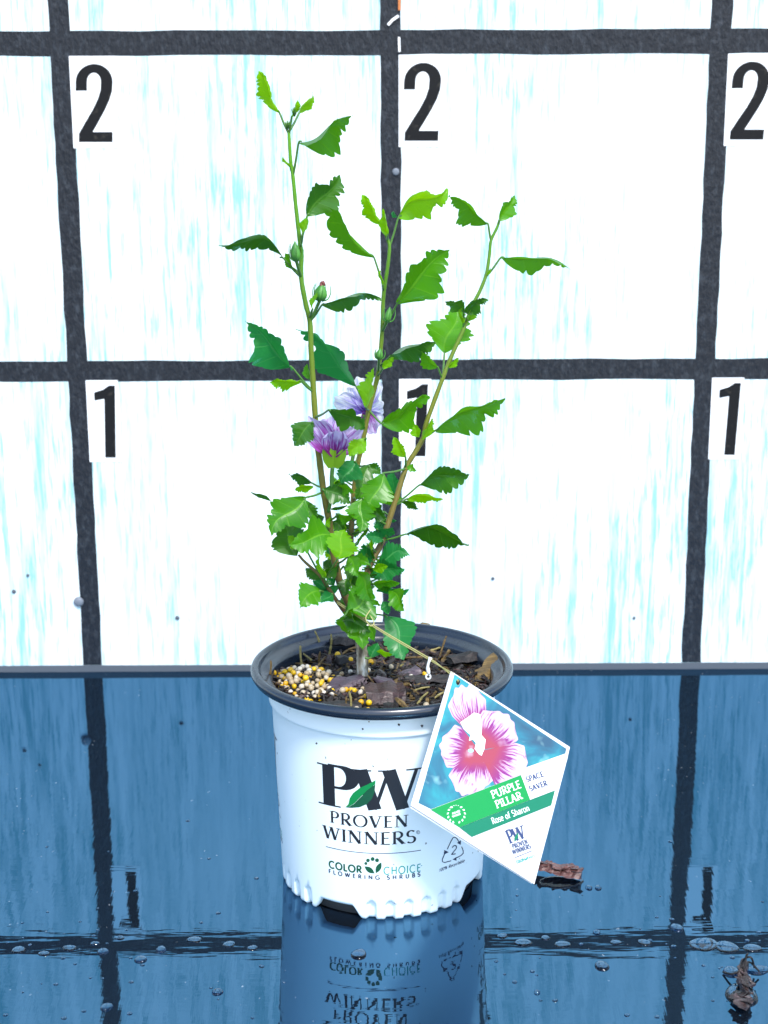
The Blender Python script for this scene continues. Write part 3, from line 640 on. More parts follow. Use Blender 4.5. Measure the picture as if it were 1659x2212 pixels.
stemB = [(4, 815, 1420, .002), (4, 790, 1250, .010), (4, 765, 1000, .018), (4, 753, 850, .022), (4, 760, 700, .024), (4, 775, 500, .026), (4, 798, 320, .027), (4, 830, 180, .027), (3, 1250, 1480, .026), (3, 1290, 1330, .025), (3, 1322, 1200, .024), (3, 1345, 1000, .023), (3, 1360, 800, .022), (3, 1366, 600, .022), (3, 1382, 450, .021), (3, 1405, 300, .020), (3, 1418, 150, .020), (2, 235, 640, .020), (2, 218, 590, .019), (2, 205, 545, .019)]
stemC = [(4, 830, 1420, .000), (4, 840, 1250, .002), (4, 860, 1100, .004), (4, 885, 1000, .006), (4, 960, 860, .010), (4, 1005, 730, .013), (4, 1060, 560, .016), (4, 1100, 430, .018), (4, 1140, 320, .020), (4, 1200, 220, .021), (4, 1250, 130, .022), (4, 1275, 20, .022), (2, 632, 1640, .024), (2, 700, 1470, .026), (2, 785, 1280, .028), (2, 850, 1110, .030), (2, 905, 1000, .031), (2, 950, 880, .032), (2, 972, 740, .033), (2, 983, 640, .033), (2, 1025, 550, .033), (2, 1045, 490, .033)]
STEM = {}
def build_stem(lst, r0, r1, key, nodes):
    P = catmull(stem_pts(lst), 5); n_ = len(P); rad = []
    for i, p in enumerate(P):
        t = i/(n_-1); r = r0+(r1-r0)*t**.85; r *= 1+.05*math.sin(i*2.1); rad.append(r)
    for q in nodes:                                    # swollen leaf nodes
        c = at(*q[1:], YP) if False else None
    v, f, uv = tube(P, rad, 12); mesh('stem', v, f, M_stem, plant, True, uv); STEM[key] = P
build_stem(stemA, .0030, .0010, 'A', ()); build_stem(stemB, .0025, .0010, 'B', ()); build_stem(stemC, .0027, .0009, 'C', ())
P = catmull([at(*c4(832, 1690), YP-.001), at(*c4(830, 1600), YP), at(*c4(818, 1480), YP), at(*c4(808, 1380), YP)], 5)
P[0].z = SOIL-.01; v, f, uv = tube(P, [.0044-.0007*i/len(P)+.0003*math.sin(i*3) for i in range(len(P))], 14); mesh('trunk', v, f, M_trunk, plant, True, uv)
# low side shoot carrying the left cluster
P = catmull([at(*c4(725, 1345), YP-.006), at(*c4(650, 1240), YP-.016), at(*c4(590, 1150), YP-.022), at(*c4(540, 1075), YP-.026), at(*c4(440, 985), YP-.030), at(*c4(395, 935), YP-.032)], 5)
v, f, uv = tube(P, [.0018-.0010*i/len(P) for i in range(len(P))], 8); mesh('stem', v, f, M_stem, plant, True, uv); STEM['S'] = P

WU = [0, .04, .10, .18, .28, .38, .45, .50, .56, .62, .70, .78, .86, .93, 1]
WV = [.03, .22, .44, .68, .90, 1.02, 1.06, .74, .42, .38, .44, .36, .20, .08, .0]
WV2 = [.03, .20, .40, .64, .86, .98, 1.0, .97, .90, .80, .66, .50, .32, .15, .0]
def leaf(cr, base, tip, wpx, kind='g', bow=0, dy=(0, 0), pet=None, fold=.35, lobe=None, flip=1, curl=0., cut=True):
    """one leaf blade (part) with its stalk (sub-part); positions read in close-up cr, depth offsets dy from the pot's axis"""
    sc = {1: .2645, 2: .2976, 3: .2645, 4: .3142}[cr]
    B = at(*C[cr](*base), YP+dy[0]); T = at(*C[cr](*tip), YP+dy[1]); ax = T-B; L = ax.length; u_ = ax.normalized()
    view = ((B+T)/2-CAM).normalized(); e1 = view.cross(u_).normalized()
    if abs(e1.z) > .3:
        if e1.z < 0: e1 = -e1
    elif e1.x < 0: e1 = -e1
    e2 = u_.cross(e1).normalized()                     # towards or away from the camera
    if e2.dot(view) > 0: e2 = -e2
    s = mm(B); a = wpx*sc*s/2*(.90 if cr in (1, 2, 3) else 1.0); true = max(a, min(.34*L, a*2.0)); dpt = math.sqrt(max(0, true*true-a*a))*flip
    side = (e1*a+e2*dpt); hw = side.length; side.normalize(); nrm = u_.cross(side).normalized()
    if nrm.dot(view) > 0: nrm = -nrm
    lobe = random.uniform(.35, 1) if lobe is None else lobe
    nu, nv = 60, 5; V, UV, F = [], [], []
    ctrl = (B+T)/2+e1*(bow*sc*s*2)-e2*0
    ph = random.uniform(0, 6.28); ph2 = random.uniform(0, 6.28); amp = random.uniform(.30, .50); tw = random.uniform(-.7, .7); sway = random.uniform(-.07, .07)
    TE = {}
    for sg in (1, -1):
        e = [.0, .22+random.uniform(-.05, .05)]
        while e[-1] < 1: e.append(e[-1]+random.uniform(.065, .15))
        TE[sg] = (e, [random.uniform(.5, 1.3) for _ in e])
    droop = random.uniform(.0, .16)+curl; fold = fold*random.uniform(.8, 1.7)
    for i in range(nu+1):
        u = i/nu; q = B*(1-u)**2+ctrl*(2*u*(1-u))+T*u*u; tg = ((ctrl-B)*(1-u)+(T-ctrl)*u).normalized()
        wb = (1-lobe)*np.interp(u, WU, WV2)+lobe*np.interp(u, WU, WV)
        for j in range(-nv, nv+1):
            vv = j/nv; m_ = abs(vv); sgn = 1 if vv > 0 else -1
            e_, am = TE[sgn]; k0 = max(q_ for q_ in range(len(e_)) if e_[q_] <= u+1e-9); k1 = min(k0+1, len(e_)-1); saw = (u-e_[k0])/max(1e-6, e_[k1]-e_[k0]) if k0 else .5
            saw = .5*saw+.5*math.sqrt(max(0, 1-(2*saw-1)**2)) if k0 else .55
            wd = max(0, wb+amp*am[k0]*(saw-.55)*(m_**3)*min(1, 3.2*wb)*(.6 if u < .3 else 1))
            off = hw*wd*vv
            fw = L*(.16*m_*(1-u)*u*4*.55)               # side veins run forward
            lift = abs(off)*fold*(1-.3*u)+hw*.10*math.sin(7*u+ph+sgn*1.3)*m_*m_+hw*.05*math.sin(17*u+ph2+sgn)*m_**2-droop*L*u*u*u
            ca, sa = math.cos(tw*(u-.4)), math.sin(tw*(u-.4)); V.append(q+(side*ca+nrm*sa)*off+tg*fw+(nrm*ca-side*sa)*lift+e1*(L*sway*math.sin(6.283*u))); UV.append((u, .5+vv/2))
        if i:
            k = 2*nv+1
            for j in range(2*nv): F.append(((i-1)*k+j, (i-1)*k+j+1, i*k+j+1, i*k+j))
    lf = mesh('leaf', V, F, LEAF[kind], plant, True, UV, origin=B)
    if pet:
        pc, px_, py_, key = pet
        if key:
            tgt = C[pc](px_, py_); E = min(STEM[key], key=lambda p: (Vector(proj(p))-Vector(tgt)).length)
        else: E = at(*C[pc](px_, py_), YP+dy[0])
        midp = (B+E)/2+Vector((0, 0, -.0006)); P = catmull([E, midp, B, B+u_*L*.06], 4)
        v, f, uv = tube(P, [.00085-.0003*i/len(P) for i in range(len(P))], 6); mesh('petiole', v, f, M_petiole, lf, True)
    return lf
def proj(p):
    d = p-CAM; z = d.dot(FW); return 829.5+FPX*d.dot(RT)/z, 1106-FPX*d.dot(UP)/z
L_ = leaf; z3 = -.03
# --- stem A, from the top
L_(1, (622, 400), (425, 90), 120, 'l', 10, (z3, z3-.01), (1, 690, 580, 'A'), lobe=.4)
L_(1, (722, 440), (778, 308), 55, 'l', 0, (z3-.004, z3-.008), (1, 702, 570, 'A'), lobe=.3)
L_(1, (783, 405), (917, 252), 80, 'l', 4, (z3+.004, z3+.01), (1, 704, 560, 'A'), lobe=.3)
L_(1, (780, 648), (1232, 464), 190, 'g', 14, (z3-.004, z3-.012), (1, 730, 920, 'A'), lobe=.8, fold=.6, curl=.05)
L_(1, (850, 1245), (1135, 912), 290, 'd', 0, (z3-.002, z3+.004), (1, 795, 1480, 'A'), lobe=.8)
L_(1, (812, 1410), (838, 1252), 62, 'l', 4, (z3-.004, z3-.008), (1, 795, 1490, 'A'), lobe=.2)
L_(1, (715, 860), (642, 774), 34, 'l', 8, (z3, z3-.004), (1, 728, 905, 'A'), lobe=.1)
L_(1, (655, 1590), (125, 1515), 135, 'd', 110, (z3+.004, z3-.006), (3, 685, 400, 'A'), lobe=.9, fold=.5)
L_(3, (655, 340), (562, 202), 66, 'g', -2, (z3+.006, z3+.006), (3, 685, 395, 'A'), lobe=.1)
L_(3, (868, 622), (1352, 588), 125, 'd', 62, (z3+.006, z3+.012), (3, 778, 755, 'A'), lobe=.8, fold=.5)
L_(3, (788, 660), (826, 515), 42, 'l', 0, (z3-.004, z3-.004), (3, 775, 740, 'A'), lobe=.1)
L_(3, (630, 1142), (232, 788), 285, 't', 18, (z3+.006, z3-.004), (3, 768, 1300, 'A'), lobe=.85)
L_(3, (695, 1246), (452, 1278), 100, 'l', 12, (z3+.002, z3-.01), (3, 768, 1300, 'A'), lobe=.6)
L_(3, (765, 1232), (730, 1108), 70, 'g', 0, (z3+.014, z3+.016), (3, 780, 1290, 'A'), lobe=.2)
# --- stem B
z3 = .02
L_(1, (1395, 1585), (865, 1090), 165, 'g', 26, (z3, z3-.012), (3, 1355, 480, 'B'), lobe=.55, fold=.5)
L_(2, (185, 520), (35, 325), 105, 'l', 12, (z3-.002, z3-.008), (2, 222, 600, 'B'), lobe=.5)
L_(2, (232, 605), (188, 412), 66, 'l', 10, (z3-.008, z3-.010), (2, 226, 630, 'B'), lobe=.2)
L_(2, (312, 470), (688, 286), 215, 'l', 34, (z3+.002, z3+.012), (2, 245, 680, 'B'), lobe=.9)
L_(2, (300, 470), (262, 430), 40, 't', 0, (z3+.008, z3+.012), None, lobe=.2)
L_(2, (302, 1098), (690, 712), 320, 'g', 26, (z3-.006, z3-.010), (2, 200, 1300, 'B'), lobe=.75, fold=.3)
L_(2, (198, 965), (174, 858), 30, 'l', 4, (z3-.002, z3-.004), (2, 198, 990, 'B'), lobe=.0)
L_(2, (250, 1482), (582, 1382), 130, 'd', 36, (z3-.006, z3-.012), (2, 180, 1560, 'B'), lobe=.7, fold=.65)
L_(2, (195, 1570), (278, 1490), 70, 'l', 6, (z3-.008, z3-.010), (2, 160, 1620, 'B'), lobe=.5)
L_(3, (1140, 1282), (640, 850), 215, 't', 62, (z3+.004, z3-.012), (3, 1230, 1500, 'B'), lobe=.9, fold=.3)
L_(3, (1228, 1465), (1258, 1140), 125, 'l', 10, (z3-.012, z3-.014), (3, 1255, 1480, 'B'), lobe=.6)
L_(3, (1352, 1592), (1760, 1392), 235, 'g', 18, (z3-.002, z3+.006), (3, 1240, 1500, 'B'), lobe=.75)
L_(3, (1500, 1500), (1560, 1470), 60, 'g', 0, (z3+.006, z3+.008), None, lobe=.3)
L_(3, (922, 1482), (1218, 1665), 205, 'd', 40, (-.052, -.058), (3, 835, 1540, 'A'), lobe=.9, fold=.25)
L_(4, (490, 20), (372, 190), 175, 'd', 14, (-.050, -.054), (4, 520, 90, 'A'), lobe=.5)
L_(4, (858, 132), (748, 262), 120, 'l', 12, (-.046, -.050), (4, 830, 160, 'B'), lobe=.3)
# --- stem C
z3 = .032
L_(2, (962, 522), (664, 345), 150, 'g', 34, (z3, z3-.006), (2, 982, 630, 'C'), lobe=.9, fold=.5)
L_(2, (1042, 495), (1160, 312), 130, 'g', 0, (z3, z3+.004), (2, 1035, 530, 'C'), lobe=.8)
L_(2, (1056, 762), (1552, 880), 120, 'g', 56, (z3, z3+.008), (2, 945, 910, 'C'), lobe=.3, fold=.45)
L_(2, (948, 892), (982, 838), 24, 'l', 0, (z3-.002, z3-.002), None, lobe=.0)
L_(2, (785, 1155), (965, 1078), 115, 'd', 26, (z3-.008, z3-.014), (2, 785, 1260, 'C'), lobe=.9, fold=.5)
L_(2, (785, 1155), (650, 1086), 110, 'd', 20, (z3-.008, z3-.016), None, lobe=.9, fold=.5)
L_(2, (780, 1240), (768, 1130), 40, 'l', 0, (z3-.008, z3-.014), None, lobe=.1)
L_(2, (645, 1458), (745, 1120), 345, 'g', 0, (z3+.006, z3+.010), (2, 628, 1625, 'C'), lobe=.7, fold=.2)
L_(2, (800, 1240), (885, 1118), 55, 'l', 8, (z3-.004, z3-.008), (2, 790, 1280, 'C'), lobe=.1)
L_(2, (598, 1560), (430, 1458), 95, 'g', 16, (z3-.012, z3-.016), (2, 625, 1640, 'C'), lobe=.6)
L_(2, (672, 1562), (750, 1494), 50, 'l', 6, (z3-.008, z3-.010), (2, 640, 1620, 'C'), lobe=.2)
z3 = .020
P_ = lambda x, y: ((x-521.2)/.3142, (y-905.2)/.3142)
L_(4, P_(940, 930), P_(1092, 862), 170, 'g', 34, (z3, z3-.004), (4, 1255, 140, 'C'), lobe=.7, fold=.45)
L_(4, P_(905, 945), P_(893, 915), 70, 'l', 0, (z3-.008, z3-.010), None, lobe=.6)
L_(4, P_(912, 950), P_(935, 905), 60, 'l', 0, (z3-.004, z3-.006), None, lobe=.6)
L_(4, (1130, 262), (1032, 138), 90, 'l', 8, (z3-.006, z3-.008), (4, 1125, 340, 'C'), lobe=.6)
L_(4, (1138, 330), (1205, 356), 56, 'g', 4, (z3-.008, z3-.012), None, lobe=.8)
L_(4, (1218, 458), (1582, 408), 175, 'd', 40, (z3-.006, z3-.004), (4, 1072, 615, 'C'), lobe=.5, fold=.4)
L_(4, (1135, 550), (1388, 552), 62, 'l', 22, (z3-.004, z3), (4, 1085, 590, 'C'), lobe=.3)
L_(4, (1095, 568), (1222, 634), 48, 'd', 22, (z3+.004, z3+.006), None, lobe=.3)
L_(4, (1128, 792), (1562, 890), 140, 'd', 74, (z3-.014, z3-.010), (4, 995, 845, 'C'), lobe=.5, fold=.4)
L_(4, (1055, 530), (1038, 355), 95, 't', 0, (z3+.012, z3+.014), None, lobe=.2)
# --- crown of leaves low down
L_(4, (785, 290), (690, 440), 190, 't', 0, (-.004, -.012), (4, 798, 320, 'B'), lobe=.4)
L_(4, (978, 372), (872, 660), 215, 'g', 6, (-.010, -.026), (4, 1112, 345, 'C'), lobe=.5, fold=.3)
L_(4, (880, 320), (790, 560), 170, 'd', 0, (.004, -.010), (4, 800, 320, 'B'), lobe=.5)
L_(4, (850, 320), (960, 380), 90, 'd', 10, (.012, .010), (4, 800, 320, 'B'), lobe=.4)
L_(4, (838, 540), (812, 782), 185, 'g', 0, (-.020, -.032), (4, 775, 520, 'B'), lobe=.85)
L_(4, (850, 590), (988, 706), 120, 'd', 14, (-.004, -.010), (4, 765, 620, 'B'), lobe=.6)
L_(4, (940, 560), (1110, 548), 95, 'g', 10, (.022, .024), None, lobe=.3)
L_(4, (985, 640), (960, 800), 90, 't', 0, (.024, .022), (4, 1020, 680, 'C'), lobe=.2)
L_(4, (562, 486), (748, 584), 150, 'd', 22, (-.024, -.030), (4, 552, 478, 'A'), lobe=.6, fold=.25)
L_(4, (610, 620), (730, 600), 26, 'd', 6, (-.020, -.020), None, lobe=.0)
L_(4, (487, 440), (322, 384), 66, 'd', 14, (-.018, -.010), (4, 545, 480, 'A'), lobe=.5)
L_(4, (495, 462), (368, 496), 56, 'l', 14, (-.020, -.020), None, lobe=.2)
L_(4, (442, 540), (208, 806), 270, 'g', 26, (-.030, -.046), (4, 545, 490, 'A'), lobe=.8, fold=.3)
L_(4, (208, 566), (64, 514), 28, 'd', 16, (-.030, -.034), None, lobe=.1)
L_(4, (445, 560), (500, 700), 110, 'd', 0, (-.018, -.022), None, lobe=.3)
L_(4, (430, 610), (395, 710), 110, 'l', 0, (-.030, -.036), None, lobe=.6)
L_(4, (385, 940), (262, 690), 230, 'd', 0, (-.030, -.022), None, lobe=.4, fold=.2)
L_(4, (628, 800), (352, 872), 265, 'g', 16, (-.030, -.052), (4, 615, 830, 'A'), lobe=.75, fold=.25)
L_(4, (445, 895), (315, 805), 72, 'l', 6, (-.034, -.036), (4, 560, 1100, 'S'), lobe=.3)
L_(4, (625, 705), (712, 775), 90, 'd', 10, (-.010, -.012), (4, 605, 690, 'A'), lobe=.3)
L_(4, (520, 700), (570, 670), 60, 'd', 6, (-.006, -.006), None, lobe=.3)
L_(4, (660, 965), (712, 760), 215, 'l', 0, (-.044, -.040), (4, 575, 1100, 'S'), lobe=.3, fold=.25)
L_(4, (640, 950), (612, 850), 70, 't', 0, (-.004, -.006), None, lobe=.2)
L_(4, (975, 832), (852, 800), 105, 't', 8, (.002, -.006), (4, 965, 850, 'C'), lobe=.4)
L_(4, (900, 930), (890, 828), 40, 'l', 0, (-.006, -.008), (4, 905, 960, 'C'), lobe=.6)
L_(4, (885, 1012), (838, 858), 100, 't', 0, (-.010, -.016), (4, 890, 1000, 'C'), lobe=.3)
L_(4, (948, 992), (1150, 942), 170, 't', 42, (-.004, -.012), (4, 905, 975, 'C'), lobe=.5)
L_(4, (735, 945), (805, 1078), 115, 'g', 4, (-.030, -.042), (4, 690, 980, 'A'), lobe=.5)
L_(4, (760, 980), (880, 1000), 100, 'g', 16, (-.018, -.024), None, lobe=.4)
L_(4, (905, 1035), (1008, 1014), 66, 'l', 8, (-.014, -.018), None, lobe=.3)
L_(4, (895, 1085), (1120, 1048), 150, 't', 34, (-.008, -.014), (4, 865, 1060, 'C'), lobe=.5, fold=.25)
L_(4, (800, 1050), (882, 1250), 135, 'g', 12, (-.026, -.044), (4, 850, 1060, 'C'), lobe=.4)
L_(4, (905, 1130), (1078, 1158), 80, 'g', 20, (-.014, -.022), (4, 850, 1130, 'C'), lobe=.7)
L_(4, (930, 1180), (1148, 1186), 64, 't', 16, (-.010, -.018), None, lobe=.3)
L_(4, (1020, 1180), (1108, 1318), 130, 'g', 20, (-.018, -.034), None, lobe=.3)
L_(4, (735, 1315), (905, 1170), 270, 'g', -20, (-.036, -.030), (4, 700, 1360, None), lobe=.3, fold=.2)
L_(4, (760, 1130), (830, 1110), 80, 'd', 6, (-.010, -.014), None, lobe=.4)
L_(4, (735, 1090), (700, 1220), 90, 'd', 0, (-.012, -.020), None, lobe=.4)
L_(4, (545, 1180), (410, 1288), 185, 'g', 30, (-.034, -.050), (4, 620, 1200, 'S'), lobe=.4, fold=.25)
L_(4, (625, 1200), (550, 1262), 90, 't', 0, (-.026, -.036), (4, 640, 1230, 'S'), lobe=.5)
L_(4, (600, 1180), (485, 1120), 100, 't', 14, (-.018, -.016), None, lobe=.4)
L_(4, (560, 1110), (430, 1020), 60, 'd', 8, (-.020, -.014), (4, 600, 1160, 'S'), lobe=.3)
L_(4, (572, 1095), (522, 955), 46, 'l', 6, (-.034, -.038), (4, 590, 1150, 'S'), lobe=.3)
L_(4, (645, 1060), (555, 985), 120, 'd', 10, (-.006, -.004), (4, 655, 1020, 'A'), lobe=.4)
L_(4, (640, 1140), (590, 1090), 70, 't', 0, (-.006, -.006), None, lobe=.4)
L_(4, (700, 1385), (880, 1460), 150, 'd', 20, (-.022, -.034), (4, 780, 1370, None), lobe=.7, fold=.3)
L_(4, (700, 1330), (730, 1200), 90, 'd', 0, (.004, .006), None, lobe=.3)
L_(4, (800, 1400), (832, 1575), 150, 'g', 0, (-.022, -.034), None, lobe=.5)
L_(4, (835, 1370), (930, 1290), 110, 'd', 0, (.006, .010), None, lobe=.4)
L_(4, (875, 1420), (918, 1528), 74, 'g', 6, (-.014, -.022), None, lobe=.3)
L_(4, (992, 1352), (1118, 1655), 235, 't', 30, (-.010, -.026), (4, 935, 1310, 'C'), lobe=.25, fold=.2)
L_(4, (970, 1255), (1010, 1345), 75, 't', 8, (-.016, -.024), None, lobe=.4)
L_(4, (890, 1640), (938, 1538), 95, 't', 0, (-.018, -.016), (4, 850, 1640, None), lobe=.5)
L_(4, (930, 1600), (1034, 1622), 40, 'l', 6, (-.020, -.028), None, lobe=.5)

for i in range(52):                                 # inner leaves of the crown, between the stems
    y = random.uniform(380, 1420); hw_ = np.interp(y, [380, 700, 1100, 1420], [150, 190, 170, 90]); x = 800+random.uniform(-hw_, hw_)-(40 if y < 900 else 0)
    q = random.uniform(0, 6.283); l_ = random.uniform(75, 160); key = min('ABC', key=lambda k: min((Vector(proj(p))-Vector(c4(x, y))).length for p in STEM[k]))
    Bp = min(STEM[key], key=lambda p: (Vector(proj(p))-Vector(c4(x, y))).length); d0 = Bp.y-YP+random.uniform(-.022, .02); ly = math.sin(q)*l_*.8+30
    leaf(4, (x, y), (x+math.cos(q)*l_, y+ly), l_*random.uniform(.3, .62), random.choice('ddggtl'), random.uniform(-10, 14), (d0, d0+random.uniform(-.02, .015)), (4, x, y+40, key))
# --- buds
def bud(cr, base, tip, wpx, d, stalk, key, nb=5, dead=False, spread=1.0):
    sc = {1: .2645, 2: .2976, 3: .2645, 4: .3142}[cr]; B = at(*C[cr](*base), YP+d); T = at(*C[cr](*tip), YP+d); ax = (T-B); L = ax.length; ax.normalize()
    r0 = wpx*sc*mm(B)/2; a = ax.orthogonal().normalized(); b = ax.cross(a); V, F = [], []; k = 15
    prof = [(.0, .35), (.08, .72), (.2, .95), (.35, 1), (.55, .88), (.72, .60), (.86, .30), (1, .04)]
    for i, (t_, rr) in enumerate(prof):
        for j in range(k):
            q = 2*math.pi*j/k; r = r0*rr*(1+.10*math.cos(5*q)*(t_+.2)); V.append(B+ax*L*t_+(a*math.cos(q)+b*math.sin(q))*r)
        if i: F += [((i-1)*k+j, (i-1)*k+(j+1) % k, i*k+(j+1) % k, i*k+j) for j in range(k)]
    F.append(tuple(range(k))[::-1]); F.append(tuple((len(prof)-1)*k+j for j in range(k)))
    bo = mesh('flower_bud', V, F, M_bud, plant, True, origin=B)
    for i in range(nb):
        q = 2*math.pi*(i+.3)/nb; dr = a*math.cos(q)+b*math.sin(q)
        P = catmull([B+dr*r0*.3, B+dr*r0*1.15*spread+ax*L*.15, B+dr*r0*1.45*spread+ax*L*.5, B+dr*r0*(1.25*spread)+ax*L*.85], 4)
        v, f, uv = tube(P, [.00055*(1-.7*i_/len(P)) for i_ in range(len(P))], 5); mesh('bract', v, f, M_bud, bo, True)
    E = min(STEM[key], key=lambda p: (Vector(proj(p))-Vector(C[cr](*stalk))).length)
    v, f, uv = tube(catmull([E, (E+B)/2, B+ax*L*.05], 4), .0011, 7); mesh('stalk', v, f, M_petiole, bo, True)
    if dead:
        v, f = ico(r0*.45, .9); mesh('withered_tip', [T-ax*L*.10+Vector(p) for p in v], f, M_dead, bo)
bud(3, (655, 265), (645, 100), 82, -.034, (690, 395), 'A')
bud(3, (850, 590), (870, 438), 108, -.028, (775, 750), 'A', dead=True)
bud(2, (228, 1230), (250, 1120), 52, .014, (205, 1300), 'B', spread=1.3)
bud(2, (170, 1500), (178, 1420), 56, .010, (160, 1600), 'B')
for x, y in ((690, 540), (745, 430)):                          # bract tufts at the growing tip
    B = at(*c1(x-5 if x < 700 else x, y), YP-.033); P0 = min(STEM['A'], key=lambda p: (p-B).length)
    for i in range(7):
        e = at(*c1(x-22+i*8+random.uniform(-3, 3), y-75+abs(i-3)*6), YP-.034+random.uniform(-.004, .004))
        v, f, uv = tube([B, (B+e)/2, e], [.0006, .0005, .0002], 5); mesh('bract', v, f, M_petiole, plant, True)

# --- blooms
def petal(parent, cr, base, tip, wpx, d, m, bow=0, crump=.18):
    sc = {3: .2645, 4: .3142}[cr]; B = at(*C[cr](*base), YP+d[0]); T = at(*C[cr](*tip), YP+d[1]); ax = (T-B); L = ax.length; ax.normalize()
    view = (B-CAM).normalized(); e1 = view.cross(ax).normalized(); e2 = ax.cross(e1); a = wpx*sc*mm(B)/2; V, UV, F = [], [], []; nu, nv = 26, 20
    p1, p2, p3 = [random.uniform(0, 6.3) for _ in range(3)]
    for i in range(nu+1):
        u = i/nu; wd = np.interp(u, [0, .15, .4, .7, .9, 1], [.16, .45, .82, 1, .92, .66])
        for j in range(nv+1):
            v = j/nv*2-1; cr_ = crump*a*(math.sin(5*v+p1+3*u)+.5*math.sin(9*v+p2-7*u)+.6*math.sin(10*u+p3+3*v))*(.3+u)
            fw = L*.03*math.sin(7*v+p2)*u+L*.16*(1-v*v)*u*u
            V.append(B+ax*(L*.92*u+fw)+e1*(a*wd*v+bow*sc*mm(B)*4*u*(1-u))+e2*(cr_-.30*a*v*v)); UV.append((u, j/nv))
        if i:
            for j in range(nv): F.append(((i-1)*(nv+1)+j, (i-1)*(nv+1)+j+1, i*(nv+1)+j+1, i*(nv+1)+j))
    return mesh('petal', V, F, m, parent, True, UV, origin=B)
fl1 = empty('flower', at(*c4(628, 330), YP-.028)-parent_loc(plant)); fl1.parent = plant
fl1['label'] = 'magenta and lavender wilted bloom with yellow green calyx'
petal(fl1, 4, (640, 250), (610, 5), 240, (-.024, -.018), M_petal, 0, .09); petal(fl1, 4, (645, 245), (745, 0), 200, (-.024, -.018), M_petal, 0, .09)
petal(fl1, 4, (636, 250), (470, 20), 200, (-.030, -.040), M_petal, 8, .09); petal(fl1, 4, (650, 240), (810, 85), 180, (-.028, -.036), M_petal, 0, .09)
petal(fl1, 4, (638, 245), (650, 90), 190, (-.034, -.046), M_petal, 0, .12)
for bx, tx, ty in ((622, 584, 160), (642, 706, 178)):
    B = at(*c4(bx, 335), YP-.030); T = at(*c4(tx, ty), YP-.040); a_ = (T-B); e1 = (B-CAM).normalized().cross(a_.normalized()); Vv, Ff, Uu = [], [], []
    for i in range(9):
        u = i/8; wd = .0120*np.interp(u, [0, .3, .6, .85, 1], [.25, .5, .48, .28, .02])
        for j in range(5): v = j/2-1; Vv.append(B+a_*u+e1*wd*v-(FW*(.0015*math.sin(math.pi*min(1, u*1.1))*(1-v*v)))); Uu.append((u, j/4))
        if i: Ff += [((i-1)*5+j, (i-1)*5+j+1, i*5+j+1, i*5+j) for j in range(4)]
    mesh('sepal', Vv, Ff, M_calyx, fl1, True, Uu)
v, f, uv = tube(catmull([at(*c4(622, 470), YP-.024), at(*c4(622, 400), YP-.027), at(*c4(628, 325), YP-.029)], 5), .0014, 8); mesh('stalk', v, f, M_petiole, fl1, True)
v, f, uv = tube(catmull([at(*c4(598, 640), YP-.018), at(*c4(615, 560), YP-.02), at(*c4(622, 468), YP-.024)], 5), .0012, 8); mesh('stalk', v, f, M_petiole, fl1, True)
fl2 = empty('flower', at(*c3(1230, 1500), YP+.034)-parent_loc(plant)); fl2.parent = plant
fl2['label'] = 'pale lavender wilted bloom behind the middle stem'
for tip, wv, dd, m in (((985, 1400), 200, .036, M_petalpale), ((1060, 1330), 200, .040, M_petalpale), ((1170, 1235), 200, .044, M_petalpale), ((1300, 1240), 190, .046, M_petalpale), ((1345, 1420), 200, .044, M_petalpale), ((1330, 1600), 180, .038, M_petalpale), ((1285, 1665), 170, .030, M_petal)):
    petal(fl2, 3, (1215, 1490), tip, wv*.95, (.036, dd), m, random.uniform(-8, 8), .12)
v, f, uv = tube(catmull([at(*c4(775, 420), YP+.028), at(*c4(760, 300), YP+.034), at(*c3(1205, 1520), YP+.034)], 5), .0014, 8); mesh('stalk', v, f, M_petiole, fl2, True)

# ================================================================== hanging tag
TN = Vector((math.sin(R(7)), -math.cos(R(7)), 0))*math.cos(R(21))+Vector((0, 0, math.sin(R(21)))); TN.normalize()
T0 = Vector((.045, -.5255, .163))
def tp(cx, cy, lift=0):
    d = ray(850.3+cx*.248, 1426.4+cy*.248); t_ = (T0-CAM).dot(TN)/d.dot(TN); return CAM+d*t_+TN*lift
tg = empty('plant_tag', tp(500, 95)); tag(tg, 'white kite shaped care tag with flower photo and green bands hanging over the rim', 'tag')
def card(name, P, hole, lift, thick, m, parent):
    bm = bmesh.new(); loops = [P]+([hole] if hole else [])
    es = []
    for lp in loops:
        vs = [bm.verts.new(tp(x, y, lift)) for x, y in lp]; es += [bm.edges.new((vs[i], vs[(i+1) % len(vs)])) for i in range(len(vs))]
    bmesh.ops.triangle_fill(bm, edges=es, use_beauty=True, normal=TN)
    if hole:
        hc = tp(sum(p[0] for p in hole)/len(hole), sum(p[1] for p in hole)/len(hole), lift); hr = max((tp(*p, lift)-hc).length for p in hole)
        bad = [f for f in bm.faces if (f.calc_center_median()-hc).length < hr*.95 and all((v.co-hc).length < hr*1.02 for v in f.verts)]
        bmesh.ops.delete(bm, geom=bad, context='FACES_ONLY')
    if thick:
        r = bmesh.ops.extrude_face_region(bm, geom=bm.faces[:]); bmesh.ops.translate(bm, vec=-TN*thick, verts=[g for g in r['geom'] if isinstance(g, bmesh.types.BMVert)])
    bmesh.ops.recalc_face_normals(bm, faces=bm.faces[:])
    bm.verts.index_update(); v = [x.co.copy() for x in bm.verts]; f = [tuple(q.index for q in x.verts) for x in bm.faces]; bm.free()
    return mesh(name, v, f, m, parent)
KITE = [(500, 95), (1535, 755), (1512, 860), (1225, 1950), (148, 1262)]
HOLE = [(562+19*math.cos(R(a)), 190+26*math.sin(R(a))) for a in range(0, 360, 30)]
card('card', KITE, HOLE, 0, .0004, M_card, tg)
